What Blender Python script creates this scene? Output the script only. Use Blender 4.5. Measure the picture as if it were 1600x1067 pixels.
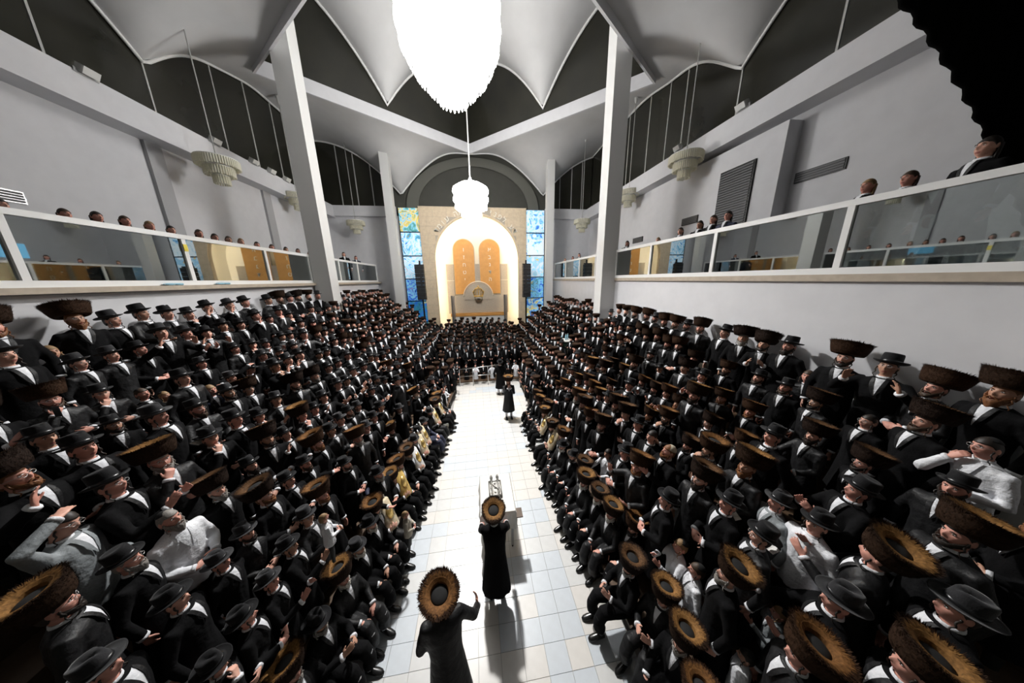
import bpy, math, random
import numpy as np
from mathutils import Vector, Matrix
random.seed(11); rng = np.random.default_rng(5)
for o in list(bpy.data.objects): bpy.data.objects.remove(o)
SC = bpy.context.scene; COL = SC.collection
PI = math.pi
V0 = Vector
# ---------------------------------------------------------------- camera, world, exposure
cd = bpy.data.cameras.new('camera'); cam = bpy.data.objects.new('camera', cd); COL.objects.link(cam)
cd.sensor_width = 36; cd.lens = 9.0; cd.clip_start = .05; cd.clip_end = 200
cam.matrix_world = Matrix(((0.99006601, 0.04844883, -0.13199241, 0), (-0.13965397, 0.22994748, -0.96313079, 0),
                           (-0.01631123, 0.97199633, 0.23442925, 5.5), (0, 0, 0, 1)))
# the camera frame uses right, up, back as columns
SC.camera = cam
w = bpy.data.worlds.new('world'); SC.world = w; w.use_nodes = True
w.node_tree.nodes['Background'].inputs[0].default_value = (.6, .7, 1, 1)
w.node_tree.nodes['Background'].inputs[1].default_value = .01
SC.view_settings.view_transform = 'Standard'; SC.view_settings.look = 'None'
SC.view_settings.exposure = 0.0; SC.view_settings.gamma = 1; SC.view_settings.use_curve_mapping = False
CH_BIG = 4.4      # emission of the great chandelier's crystal
CH_SMALL = 46.0    # emission of the second lit chandelier
SPOT_W = 7000.0    # added spot below the great chandelier, shapes falloff towards the near corners
# ---------------------------------------------------------------- materials
def mat(name, col, rough=.6, metal=0., emit=None, es=0., noise=None, bump=0., bscale=30., sheen=0., spec=.5, detail=4):
    m = bpy.data.materials.new(name); m.use_nodes = True; nt = m.node_tree; b = nt.nodes['Principled BSDF']
    b.inputs['Base Color'].default_value = (*col, 1); b.inputs['Roughness'].default_value = rough
    b.inputs['Metallic'].default_value = metal; b.inputs['Specular IOR Level'].default_value = spec
    if sheen: b.inputs['Sheen Weight'].default_value = sheen; b.inputs['Sheen Roughness'].default_value = .5
    if emit: b.inputs['Emission Color'].default_value = (*emit, 1); b.inputs['Emission Strength'].default_value = es
    if noise or bump:
        tc = nt.nodes.new('ShaderNodeTexCoord'); no = nt.nodes.new('ShaderNodeTexNoise')
        no.inputs['Scale'].default_value = bscale; no.inputs['Detail'].default_value = detail
        nt.links.new(tc.outputs['Object'], no.inputs['Vector'])
        if noise:
            r = nt.nodes.new('ShaderNodeValToRGB'); r.color_ramp.elements[0].position = .3; r.color_ramp.elements[1].position = .72
            r.color_ramp.elements[0].color = (*noise, 1); r.color_ramp.elements[1].color = (*col, 1)
            nt.links.new(no.outputs['Fac'], r.inputs['Fac']); nt.links.new(r.outputs['Color'], b.inputs['Base Color'])
        if bump:
            bp = nt.nodes.new('ShaderNodeBump'); bp.inputs['Strength'].default_value = bump; bp.inputs['Distance'].default_value = .02
            nt.links.new(no.outputs['Fac'], bp.inputs['Height']); nt.links.new(bp.outputs['Normal'], b.inputs['Normal'])
    return m
M = {}
M['paint'] = mat('white_wall_paint', (.63, .63, .65), .7, noise=(.59, .59, .61), bump=.08, bscale=3)
M['paint2'] = mat('ceiling_paint', (.56, .56, .56), .8, noise=(.51, .51, .51), bump=.05, bscale=1.2)
M['grey_paint'] = mat('grey_wall_paint', (.40, .40, .41), .8, noise=(.36, .36, .37), bscale=2)
M['pillar'] = mat('pillar_paint', (.66, .66, .65), .75, bump=.15, bscale=40)
M['frame'] = mat('white_enamel', (.78, .78, .77), .35)
M['ledge'] = mat('travertine_ledge', (.46, .39, .31), .5, noise=(.38, .32, .25), bscale=8)
M['dark_glass'] = mat('night_glass', (.018, .018, .014), .18, noise=(.028, .027, .02), bscale=.7, spec=.4)
M['dark_wall'] = mat('olive_grey_plaster', (.062, .062, .052), .8, noise=(.05, .05, .042), bscale=1.5)
M['dark_wall2'] = mat('pale_olive_plaster', (.11, .11, .095), .8)
M['stone'] = mat('limestone_block', (.76, .63, .45), .7, noise=(.66, .53, .37), bump=.2, bscale=7)
M['stone2'] = mat('grey_limestone', (.52, .45, .36), .65, noise=(.45, .39, .31), bump=.1, bscale=9)
M['niche'] = mat('niche_plaster', (.86, .82, .72), .7)
M['orange'] = mat('ochre_tablet_panel', (.72, .36, .10), .55, noise=(.64, .31, .08), bscale=4)
M['gold'] = mat('gilt', (.75, .52, .18), .3, .9)
M['silver'] = mat('tarnished_silver', (.34, .33, .31), .35, .9, bump=.6, bscale=60, noise=(.18, .175, .165))
M['silver_letters'] = mat('pale_metal_letters', (.92, .88, .78), .35)
M['tile_a'] = mat('warm_floor_tile', (.66, .635, .60), .32, noise=(.62, .595, .56), bscale=9)
M['tile_b'] = mat('cool_floor_tile', (.56, .60, .64), .32, noise=(.53, .565, .60), bscale=9)
M['tile_c'] = mat('pale_floor_tile', (.62, .62, .61), .32, noise=(.58, .58, .57), bscale=9)
M['grout'] = mat('floor_grout', (.32, .31, .30), .8)
M['wood'] = mat('bleacher_wood', (.10, .06, .035), .6, noise=(.07, .04, .02), bscale=12)
M['speaker'] = mat('speaker_black', (.012, .013, .015), .5, bump=.5, bscale=200)
M['black_metal'] = mat('black_metal', (.02, .02, .02), .4, .6)
M['steel'] = mat('brushed_steel', (.55, .55, .55), .35, .9)
M['rod'] = mat('white_rod', (.45, .45, .43), .5)
M['tube_glass'] = mat('frosted_tube_glass', (.92, .90, .80), .2, noise=(.75, .73, .63), bscale=25)
_nt = M['tube_glass'].node_tree; _b = _nt.nodes['Principled BSDF']; _tl = _nt.nodes.new('ShaderNodeBsdfTranslucent'); _tl.inputs[0].default_value = (.9, .88, .78, 1)
_mx = _nt.nodes.new('ShaderNodeMixShader'); _mx.inputs[0].default_value = .6
_nt.links.new(_b.outputs[0], _mx.inputs[1]); _nt.links.new(_tl.outputs[0], _mx.inputs[2]); _nt.links.new(_mx.outputs[0], _nt.nodes['Material Output'].inputs[0])
M['crystal'] = mat('lit_crystal', (.9, .9, .9), .3, emit=(1, .985, .96), es=CH_BIG)
M['crystal2'] = mat('lit_crystal_small', (.9, .9, .9), .3, emit=(1, .985, .96), es=CH_SMALL)
M['warm_strip'] = mat('warm_cove_lamp', (1, .8, .5), .5, emit=(1, .84, .58), es=34)
M['black'] = mat('black_wool', (.0055, .0055, .006), .9, bump=.35, bscale=22, spec=.1)
M['black2'] = mat('black_satin_coat', (.006, .006, .0065), .55, bump=.6, bscale=16, spec=.28, noise=(.012, .012, .013))
M['navy'] = mat('navy_wool', (.014, .018, .045), .7, bump=.3, bscale=22)
M['white'] = mat('white_cotton', (.70, .71, .74), .7, bump=.6, bscale=24)
M['cream'] = mat('beige_knit', (.42, .38, .31), .8, bump=.5, bscale=60)
M['grey'] = mat('grey_cloth', (.22, .24, .25), .7, bump=.5, bscale=24)
M['trouser'] = mat('black_trousers', (.010, .010, .011), .7, bump=.3, bscale=20)
M['stocking'] = mat('white_stocking', (.6, .6, .62), .7)
M['shoe'] = mat('black_leather', (.012, .012, .012), .25)
def skin(name, c):
    m = mat(name, c, .5, noise=(c[0]*.86, c[1]*.76, c[2]*.74), bscale=14, spec=.35)
    b = m.node_tree.nodes['Principled BSDF']; b.inputs['Subsurface Weight'].default_value = .0
    return m
M['skin1'] = skin('fair_skin', (.66, .38, .29)); M['skin2'] = skin('ruddy_skin', (.62, .32, .25)); M['skin3'] = skin('olive_skin', (.50, .29, .20))
M['lip'] = mat('lips', (.36, .12, .10), .45)
M['hair_d'] = mat('dark_hair', (.020, .013, .009), .55, noise=(.010, .007, .005), bscale=90)
M['hair_r'] = mat('ginger_hair', (.22, .085, .026), .6, noise=(.12, .045, .015), bscale=90)
M['hair_g'] = mat('grey_hair', (.30, .28, .25), .6, noise=(.14, .13, .12), bscale=90)
M['hair_w'] = mat('white_hair', (.62, .60, .54), .6, noise=(.42, .40, .36), bscale=90)
M['hair_n'] = mat('brown_hair', (.060, .034, .018), .6, noise=(.03, .018, .01), bscale=90)
M['hair_b'] = mat('sandy_hair', (.30, .19, .09), .6, noise=(.2, .12, .055), bscale=90)
M['eye'] = mat('eye_white', (.75, .73, .70), .2); M['iris'] = mat('iris', (.02, .014, .01), .15)
M['felt'] = mat('black_felt', (.009, .009, .010), .8, sheen=.08, spec=.15, bump=.15, bscale=120)
M['felt_g'] = mat('charcoal_felt', (.018, .018, .020), .8, sheen=.2, spec=.15, bump=.15, bscale=120)
M['band'] = mat('hat_band_ribbon', (.006, .006, .007), .3)
M['velvet'] = mat('black_velvet', (.006, .006, .006), .85)
M['knit'] = mat('cream_crochet', (.62, .55, .42), .8, bump=.8, bscale=150)
for k, c in enumerate(((.034, .017, .009), (.050, .024, .012), (.022, .012, .008))):
    M['fur%d' % k] = mat('dark_brown_fur_%s' % 'abc'[k], c, .8, noise=tuple(q*.4 for q in c), bscale=70, spec=.12)
for k, c in enumerate(((.30, .15, .048), (.22, .10, .032), (.13, .065, .028))):
    M['tan%d' % k] = mat('tawny_fur_%s' % 'abc'[k], c, .75, noise=tuple(q*.35 for q in c), bscale=45, spec=.15)
M['mantle_w'] = mat('white_brocade', (.68, .62, .50), .6, noise=(.55, .42, .22), bscale=16, bump=.2)
M['mantle_g'] = mat('gold_velvet', (.62, .42, .12), .6, noise=(.55, .36, .10), bscale=20)
M['mantle_s'] = mat('white_satin', (.72, .71, .70), .45, bump=.3, bscale=15)
M['paper'] = mat('white_paper', (.78, .77, .74), .8)
M['cloth_w'] = mat('white_table_cover', (.80, .79, .75), .55, noise=(.74, .71, .64), bscale=10)
M['bottle'] = mat('clear_blue_plastic', (.28, .50, .62), .15, bump=.8, bscale=40)
M['green'] = mat('dark_green_table_side', (.02, .06, .04), .6)
M['yellow'] = mat('yellow_sticker', (.75, .60, .04), .5)
M['dark_corner_drape'] = mat('dark_corner_cloth', (.004, .004, .004), .95, spec=.05)  # flat black of the added drape that stands in for corner darkness
M['vent'] = mat('vent_grey', (.10, .10, .105), .6)
M['lamp_white'] = mat('lamp_housing', (.6, .6, .58), .5)
M['screen'] = mat('lit_screen', (.1, .3, .5), .4, emit=(.25, .65, .95), es=1.2)
M['door_wood'] = mat('orange_wood', (.45, .20, .06), .6)
def glass_mat():
    m = bpy.data.materials.new('balustrade_glass'); m.use_nodes = True; nt = m.node_tree; nt.nodes.clear()
    out = nt.nodes.new('ShaderNodeOutputMaterial'); mix = nt.nodes.new('ShaderNodeMixShader')
    tr = nt.nodes.new('ShaderNodeBsdfTransparent'); tr.inputs[0].default_value = (.50, .54, .54, 1)
    gl = nt.nodes.new('ShaderNodeBsdfGlossy'); gl.inputs[0].default_value = (.80, .84, .84, 1); gl.inputs['Roughness'].default_value = .015
    fr = nt.nodes.new('ShaderNodeFresnel'); fr.inputs[0].default_value = 1.9
    ma = nt.nodes.new('ShaderNodeMath'); ma.operation = 'MULTIPLY_ADD'; ma.inputs[1].default_value = 1.0; ma.inputs[2].default_value = .28; ma.use_clamp = True
    nt.links.new(fr.outputs[0], ma.inputs[0]); nt.links.new(ma.outputs[0], mix.inputs[0])
    nt.links.new(tr.outputs[0], mix.inputs[1]); nt.links.new(gl.outputs[0], mix.inputs[2]); nt.links.new(mix.outputs[0], out.inputs[0])
    return m
M['glass'] = glass_mat()
def stained(name, pal, seed):
    m = bpy.data.materials.new(name); m.use_nodes = True; nt = m.node_tree; b = nt.nodes['Principled BSDF']
    tc = nt.nodes.new('ShaderNodeTexCoord'); mp = nt.nodes.new('ShaderNodeMapping'); mp.inputs['Location'].default_value = (seed*3.1, 0, seed*1.7)
    no = nt.nodes.new('ShaderNodeTexNoise'); no.inputs['Scale'].default_value = 1.6; no.inputs['Detail'].default_value = 5; no.inputs['Distortion'].default_value = 2.2
    r = nt.nodes.new('ShaderNodeValToRGB'); cr = r.color_ramp; cr.interpolation = 'LINEAR'
    while len(cr.elements) < len(pal): cr.elements.new(.5)
    for i, c in enumerate(pal): cr.elements[i].position = .28 + .44*i/(len(pal)-1); cr.elements[i].color = (*c, 1)
    nt.links.new(tc.outputs['Object'], mp.inputs[0]); nt.links.new(mp.outputs[0], no.inputs['Vector']); nt.links.new(no.outputs['Fac'], r.inputs[0])
    nt.links.new(r.outputs[0], b.inputs['Base Color']); nt.links.new(r.outputs[0], b.inputs['Emission Color'])
    b.inputs['Emission Strength'].default_value = .55; b.inputs['Roughness'].default_value = .3
    return m
BL = (.02, .12, .55); SK = (.25, .60, .90); WH = (.80, .90, .95); YE = (.85, .60, .10); GR = (.12, .38, .30); OR = (.85, .35, .03); DB = (.01, .04, .18); TE = (.04, .25, .35)
# ---------------------------------------------------------------- mesh helpers
class MB:
    def __init__(s): s.v = []; s.f = []; s.m = []
    def grid(s, rings, mat=0, close=True, cap=True):
        n = len(rings[0]); b = len(s.v)
        for r in rings: s.v += [tuple(p) for p in r]
        for i in range(len(rings)-1):
            for j in range(n if close else n-1):
                k = (j+1) % n; s.f.append((b+i*n+j, b+i*n+k, b+(i+1)*n+k, b+(i+1)*n+j)); s.m.append(mat)
        if cap and close:
            s.f.append(tuple(b+j for j in range(n))[::-1]); s.m.append(mat)
            e = b+(len(rings)-1)*n; s.f.append(tuple(e+j for j in range(n))); s.m.append(mat)
        return s
    def box(s, x0, x1, y0, y1, z0, z1, mat=0):
        b = len(s.v); s.v += [(x, y, z) for z in (z0, z1) for y in (y0, y1) for x in (x0, x1)]
        for q in ((0, 2, 3, 1), (4, 5, 7, 6), (0, 1, 5, 4), (2, 6, 7, 3), (0, 4, 6, 2), (1, 3, 7, 5)):
            s.f.append(tuple(b+i for i in q)); s.m.append(mat)
        return s
    def tube(s, pts, rad, n=8, mat=0, flat=None):
        pts = [Vector(p) for p in pts]
        if not hasattr(rad, '__len__'): rad = [rad]*len(pts)
        rings = []; up = None
        for i, p in enumerate(pts):
            t = (pts[min(i+1, len(pts)-1)]-pts[max(i-1, 0)]).normalized()
            if up is None:
                up = Vector((0, 0, 1)) if abs(t.z) < .9 else Vector((0, 1, 0))
            a = t.cross(up).normalized(); c = a.cross(t).normalized(); up = c
            rings.append([p+a*math.cos(2*PI*k/n)*rad[i]+c*math.sin(2*PI*k/n)*rad[i] for k in range(n)])
        return s.grid(rings, mat)
    def frame_tube(s, rings3, n=10, mat=0):
        # rings3: (centre, axis a * ra, axis b * rb)
        return s.grid([[Vector(c)+Vector(a)*math.cos(2*PI*k/n)+Vector(b)*math.sin(2*PI*k/n) for k in range(n)] for c, a, b in rings3], mat)
    def oval(s, prof, n=20, mat=0, c=(0, 0), sy=1.):
        # prof: (z, rx, ry[, dx, dy])
        rings = []
        for q in prof:
            z, rx, ry = q[:3]; dx, dy = (q[3], q[4]) if len(q) > 3 else (0, 0)
            rings.append([(c[0]+dx+rx*math.cos(2*PI*k/n), c[1]+dy+ry*math.sin(2*PI*k/n), z) for k in range(n)])
        return s.grid(rings, mat)
    def lathe(s, prof, n=24, mat=0, c=(0, 0, 0), sy=1.):
        rings = [[(c[0]+r*math.cos(2*PI*k/n), c[1]+sy*r*math.sin(2*PI*k/n), c[2]+z) for k in range(n)] for r, z in prof]
        return s.grid(rings, mat)
    def ball(s, c, r, nu=12, nv=8, mat=0, rot=None):
        if not hasattr(r, '__len__'): r = (r, r, r)
        rings = []
        for i in range(nv+1):
            t = .02+(PI-.04)*i/nv
            ring = []
            for k in range(nu):
                p = Vector((r[0]*math.sin(t)*math.cos(2*PI*k/nu), r[1]*math.sin(t)*math.sin(2*PI*k/nu), r[2]*-math.cos(t)))
                if rot: p = rot @ p
                ring.append(p+Vector(c))
            rings.append(ring)
        return s.grid(rings, mat)
    def xf(s, Mx, start=0):
        for i in range(start, len(s.v)): s.v[i] = tuple(Mx @ Vector(s.v[i]))
        return s
    def mesh(s, name, mats, smooth=False):
        me = bpy.data.meshes.new(name); me.from_pydata([tuple(p) for p in s.v], [], s.f)
        for m in mats: me.materials.append(M[m] if isinstance(m, str) else m)
        if len(mats) > 1: me.polygons.foreach_set('material_index', s.m)
        if smooth: me.polygons.foreach_set('use_smooth', [True]*len(s.f))
        me.update(); return me
def link(name, me, parent=None, loc=None, mx=None, kind=None):
    o = bpy.data.objects.new(name, me); COL.objects.link(o)
    if parent: o.parent = parent
    if mx is not None: o.matrix_local = mx
    elif loc is not None: o.location = loc
    if kind: o['kind'] = kind
    return o
def tag(o, label, cat, group=None):
    o['label'] = label; o['category'] = cat
    if group: o['group'] = group
    return o
def thing(name, label, cat, loc=(0, 0, 0), rz=0, group=None, s=1):
    o = bpy.data.objects.new(name, None); o.empty_display_size = .1; COL.objects.link(o)
    o.location = loc; o.rotation_euler = (0, 0, rz); o.scale = (s, s, s)
    return tag(o, label, cat, group)
def struct(name, mb, m, parent=None, smooth=False):
    return link(name, mb.mesh(name, [m] if isinstance(m, str) else m, smooth), parent, kind='structure')
def bx(*a): return MB().box(*a)
# ================================================================= SETTING
XL, XR = -9.8, 9.1          # gallery side walls
RL, RR_ = -6.95, 6.2        # balcony fronts
YF = 20.5                   # far wall
fl = struct('floor', bx(XL, XR, -1.5, YF+.3, -.2, -.012), 'grout')
T = .335; tm = {k: bx(0, T-.006, 0, T-.006, -.012, 0).mesh('tile', [k]) for k in ('tile_a', 'tile_b', 'tile_c')}
rest = MB(); cnt = 0
def tcol(i, j):
    r = random.Random((i//2)*7919+(j//2)*104729 + (i*31+j*17 if (i+j) % 5 == 0 else 0))
    return r.choice(['tile_a', 'tile_a', 'tile_b', 'tile_c'])
for j in range(6, 58):
    for i in range(-9, 9):
        x, y = i*T+.12, j*T
        if x < (-2.1 if y < 6 else -1.9+.1*(y-6)) or x > 2.1: continue
        if cnt < 290:
            o = link('tile', tm[tcol(i, j)], fl, loc=(x, y, 0)); cnt += 1
        else:
            rest.box(x, x+T-.006, y, y+T-.006, -.012, 0, ('tile_a', 'tile_b', 'tile_c').index(tcol(i, j)))
link('far_tiles', rest.mesh('far_tiles', ['tile_a', 'tile_b', 'tile_c']), fl, kind='stuff')
# lower walls under the balconies and side gallery floors
def fascia(name, x0, x1): return struct(name, bx(x0, x1, -1.5, YF, 0, 5.38), 'paint')
fascia('wall_left', RL-.25, RL); fascia('wall_right', RR_, RR_+.25)
struct('floor_left_gallery', bx(XL, RL-.02, -1.5, YF, 5.2, 5.40), 'grey_paint'); struct('floor_right_gallery', bx(RR_+.02, XR, -1.5, YF, 5.2, 5.40), 'grey_paint')
struct('trim_1', bx(RL-.3, RL+.15, -1.5, YF, 5.40, 5.50), 'ledge'); struct('trim_2', bx(RR_-.05, RR_+.3, -1.5, YF, 5.38, 5.50), 'ledge')
# gallery walls
struct('wall_left_gallery', bx(XL-.3, XL, -1.5, YF, 5.4, 10.0), 'paint'); 
struct('wall_right_gallery', bx(XR, XR+.3, -1.5, YF, 5.4, 10.0), 'paint')
struct('wall_right_block', bx(XR-.45, XR, 7.0, 12.6, 5.4, 9.6), 'paint')
for k, y in enumerate((5.4, 10.4, 14.9, 18.6)): struct('trim_%d' % (3+k), bx(XL, XL+.10, y, y+.45, 5.4, 9.8), 'grey_paint')
# beams with sloping soffit
struct('trim_7', bx(XL, XL+.6, -1.5, YF, 9.80, 10.55), 'paint'); struct('trim_8', bx(XR-.6, XR, -1.5, YF, 9.80, 10.50), 'paint')
struct('trim_9', bx(XL, -5.2, YF-.25, YF, 9.9, 10.55), 'paint'); struct('trim_10', bx(5.45, XR, YF-.25, YF, 9.9, 10.6), 'paint')
# clerestory glazing with mullions (left, right, far)
def clere(name, pts, z0, z1):
    fr = MB(); n = len(pts)
    (xa, ya), (xb, yb) = pts[0], pts[-1]
    root = struct(name, MB().box(min(xa, xb)-.02, max(xa, xb)+.02, min(ya, yb)-.02, max(ya, yb)+.02, z0-.1, z0), 'black_metal')
    for (x, y) in pts:
        link('mullion', MB().box(x-.025, x+.025, y-.025, y+.025, z0, z1).mesh('mullion', ['rod']), root)
    for (p, q) in zip(pts, pts[1:]):
        mb = MB()
        if abs(p[0]-q[0]) < .01: mb.box(p[0]-.01, p[0]+.01, p[1]+.04, q[1]-.04, z0, z1)
        else: mb.box(p[0]+.04, q[0]-.04, p[1]-.01, p[1]+.01, z0, z1)
        link('pane', mb.mesh('pane', ['dark_glass']), root)
    return root
clere('window_1', [(XL, y) for y in (-1.5, 1.6, 4.2, 6.8, 8.9, 11.1, 13.6, 15.2, 16.8, 18.6, YF)], 10.55, 15.2)
clere('window_2', [(XR, y) for y in (-1.5, 1.6, 4.2, 6.6, 9.13, 11.6, 12.6, 14.0, 15.8, 18.0, YF)], 10.5, 15.2)
clere('window_3', [(x, YF) for x in (XL, -8.6, -7.6, -6.6, -5.4)], 10.55, 15.2); clere('window_4', [(x, YF) for x in (5.6, 6.6, 7.5, 8.3, XR)], 10.6, 15.2)
# far wall
struct('wall_far_left', bx(XL, -5.1, YF, YF+.3, 0, 10.0), 'paint'); struct('wall_far_right', bx(5.45, XR, YF, YF+.3, 0, 10.0), 'paint')
# lunette over the ark: recessed dark wall with a paler arched band
arc = lambda cx, cz, rx, rz_, n, a0=0, a1=PI: [(cx+rx*math.cos(a0+(a1-a0)*k/n), cz+rz_*math.sin(a0+(a1-a0)*k/n)) for k in range(n+1)]
struct('wall_lunette', bx(-5.4, 5.6, YF+.25, YF+.4, 10.3, 15.2), 'dark_wall')
mb = MB(); A = arc(.25, 10.55, 4.75, 3.3, 24); B = arc(.25, 10.55, 3.95, 2.75, 24)
mb.grid([[(a[0], YF+.05, a[1]), (b[0], YF+.05, b[1]), (b[0], YF+.28, b[1]), (a[0], YF+.28, a[1])] for a, b in zip(A, B)])
struct('trim_11', mb, 'dark_wall2')
# ---- lower vaulted ceiling, a height field with drops at its springing points, open over the diamond
D0, DL, DN, DR = Vector((.1, 19.4)), Vector((-8.2, 13.6)), Vector((-.1, 6.6)), Vector((8.0, 12.3))
DIA = [D0, DL, DN, DR]
SPR = [(-4.75, YF, 3.0), (5.3, YF, 2.8), (XL, 11.1, 2.2), (XR, 9.13, 2.2), (XL, 1.6, 2.2), (XR, -.4, 2.2), (-6.6, -4, 2.5), (6.6, -4, 2.5)]
def zlow(x, y):
    z = 14.35
    for sx, sy, D in SPR:
        d = math.hypot(x-sx, y-sy)/4.9
        if d < 1: z -= D*(1-d)**2.0
    for p, q in ((DIA[i], DIA[(i+1) % 4]) for i in range(4)):
        e = q-p; t = max(0, min(1, (Vector((x, y))-p).dot(e)/e.length_squared)); d = (p+e*t-Vector((x, y))).length
        if d < 3: z = min(z, 14.35)-.0; z = z*(1-(1-d/3)**2*.75)+13.75*((1-d/3)**2*.75)
    return z
def inside(x, y, poly):
    s = 0
    for i in range(len(poly)):
        a, b = poly[i], poly[(i+1) % len(poly)]
        s += 1 if (b.x-a.x)*(y-a.y)-(b.y-a.y)*(x-a.x) > 0 else -1
    return abs(s) == len(poly)
# polar-style mesh: rays from the diamond's centre, from its edge out to the walls
cx0, cy0 = -.05, 13.0
def raypoly(th, poly):
    d = Vector((math.cos(th), math.sin(th))); o = Vector((cx0, cy0)); best = None
    for i in range(len(poly)):
        a, b = poly[i], poly[(i+1) % len(poly)]; e = b-a; den = d.x*e.y-d.y*e.x
        if abs(den) < 1e-9: continue
        w_ = a-o; t = (w_.x*e.y-w_.y*e.x)/den; u = (w_.x*d.y-w_.y*d.x)/den
        if t > 0 and -1e-6 <= u <= 1+1e-6: best = t if best is None else min(best, t)
    return best
RECT = [Vector((XL-.1, -1.5)), Vector((XR+.1, -1.5)), Vector((XR+.1, YF+.1)), Vector((XL-.1, YF+.1))]
ths = sorted([2*PI*k/260 for k in range(260)]+[math.atan2(p.y-cy0, p.x-cx0) % (2*PI) for p in DIA+RECT])
NR = 34; rings = []
for th in ths:
    r0, r1 = raypoly(th, DIA), raypoly(th, RECT)
    rings.append([(cx0+math.cos(th)*(r0+(r1-r0)*i/NR), cy0+math.sin(th)*(r0+(r1-r0)*i/NR)) for i in range(NR+1)])
mb = MB()
under = [[(x, y, zlow(x, y)) for x, y in r] for r in rings]; under.append(under[0])
mb.grid([list(r) for r in under], close=False)
nb = len(mb.f); mb.f = [q[::-1] for q in mb.f]
struct('ceiling', mb, 'paint2', smooth=True)
# white rim along the vault's edge against the glazing
def rimtube(name, f, n=110):
    pts = [f(k/n) for k in range(n+1)]; return struct(name, MB().tube(pts, .05, 6), 'frame', smooth=True)
rimtube('trim_12', lambda t: (XL+.08, -1+t*21.4, zlow(XL, -1+t*21.4)-.03)); rimtube('trim_13', lambda t: (XR-.08, -1+t*21.4, zlow(XR, -1+t*21.4)-.03))
rimtube('trim_14', lambda t: (XL+t*(XR-XL), YF-.06, zlow(XL+t*(XR-XL), YF)-.03))
# fascia strip around the diamond and dark clerestory above it
def dstrip(name, z0, z1, off, m, thick=.12):
    rr = []
    for p in DIA:
        d = (p-Vector((cx0, cy0))).normalized(); rr.append((p+d*off, p+d*(off+thick)))
    mb = MB(); L = rr+[rr[0]]
    mb.grid([[(a.x, a.y, z0), (b.x, b.y, z0), (b.x, b.y, z1), (a.x, a.y, z1)] for a, b in L])
    return struct(name, mb, m)
dstrip('trim_15', 13.60, 14.15, -.02, 'paint'); dstrip('window_5', 14.1, 18.3, .10, 'dark_glass')
# upper vault over the diamond
EM = [((DIA[i]+DIA[(i+1) % 4])/2) for i in range(4)]
def zup(x, y):
    z = 17.95
    for e in EM:
        d = math.hypot(x-e.x, y-e.y)/4.5
        if d < 1: z -= 3.5*(1-d)**2.0
    return z
mb = MB(); DO = [p+(p-Vector((cx0, cy0))).normalized()*.5 for p in DIA]
ring2 = []
for th in ths+[ths[0]]:
    r1 = raypoly(th, DO); ring2.append([(cx0+math.cos(th)*r1*i/40, cy0+math.sin(th)*r1*i/40, 0) for i in range(41)])
mb.grid([[(x, y, zup(x, y)) for x, y, _ in r] for r in ring2], close=False); struct('ceiling_upper_vault', mb, 'paint2', smooth=True)
rm = []
for i in range(4):
    a, b = DIA[i], DIA[(i+1) % 4]
    pts = []
    for k in range(41):
        p = a+(b-a)*(k/40); pts.append((p.x, p.y, zup(p.x, p.y)-.05))
    rm.append(pts)
for i, pts in enumerate(rm): struct('trim_%d' % (16+i), MB().tube(pts, .06, 6), 'frame', smooth=True)
# near closing wall behind the camera
struct('wall_near', bx(XL, XR, -1.8, -1.5, 0, 15), 'dark_wall')
# ---- pillars
def pillar(lab, x, y, w_, z0, z1, head=False):
    t = thing('pillar', lab, 'pillar', (x, y, z0), 0, 'white square pillars of the hall')
    link('shaft', MB().box(-w_/2, w_/2, -w_/2, w_/2, 0, z1-z0).mesh('shaft', ['pillar']), t)
    if head: link('capital', MB().box(-w_/2-.05, w_/2+.05, -w_/2-.05, w_/2+.05, z1-z0-.35, z1-z0-.22).mesh('capital', ['frame']), t)
pillar('tall white square pillar in front of the left gallery, nearest on that side', -6.55, 12.75, .66, 3.0, 19.0)
pillar('tall white square pillar in front of the right gallery, beside the second railing', 5.88, 11.3, .66, 2.2, 19.0)
pillar('slim white square pillar left of the ark wall by the stained glass', -5.2, 19.0, .5, 0, 14.2, True)
pillar('slim white square pillar right of the ark wall by the stained glass', 5.42, 19.0, .5, 0, 14.2, True)
pillar('near white pillar at the right edge of the picture behind the top row', 6.03, 1.50, .32, 2.5, 5.38)
# ---- balustrades
pane_cache = {}
def balustrade(lab, x, ys, side):
    t = thing('glass_balustrade', lab, 'railing', (x, ys[0], 5.5), 0, 'glass balustrades of the galleries')
    L = ys[-1]-ys[0]
    link('top_rail', bx(-.05, .05, -.05, L+.05, 1.08, 1.18).mesh('top_rail', ['frame']), t)
    link('bottom_rail', bx(-.045, .045, -.05, L+.05, 0, .11).mesh('bottom_rail', ['frame']), t)
    for y in ys: link('post', bx(-.045, .045, -.045, .045, .11, 1.08).mesh('post', ['frame']), t, loc=(0, y-ys[0], 0))
    for a, b in zip(ys, ys[1:]):
        g = bx(-.008, .008, .045, b-a-.045, .11, 1.08).mesh('pane', ['glass']); link('pane', g, t, loc=(0, a-ys[0], 0))
        link('gasket', bx(-.014, .014, .045, .065, .11, 1.08).mesh('gasket', ['black_metal']), t, loc=(0, a-ys[0], 0))
balustrade('long white framed glass balustrade of the left gallery, nearer stretch', RL, [-1.2, 0.05, 2.6, 5.12, 7.6, 10.1, 12.4], -1)
balustrade('short glass balustrade of the left gallery beyond the big pillar', RL, [13.1, 14.9, 17.1, 20.1], -1)
balustrade('long white framed glass balustrade of the right gallery, nearer stretch', RR_, [-1.2, 1.25, 3.76, 6.2, 8.7, 10.95], 1)
balustrade('short glass balustrade of the right gallery beyond the big pillar', RR_, [11.65, 13.0, 15.1, 17.5, 19.9], 1)
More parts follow.
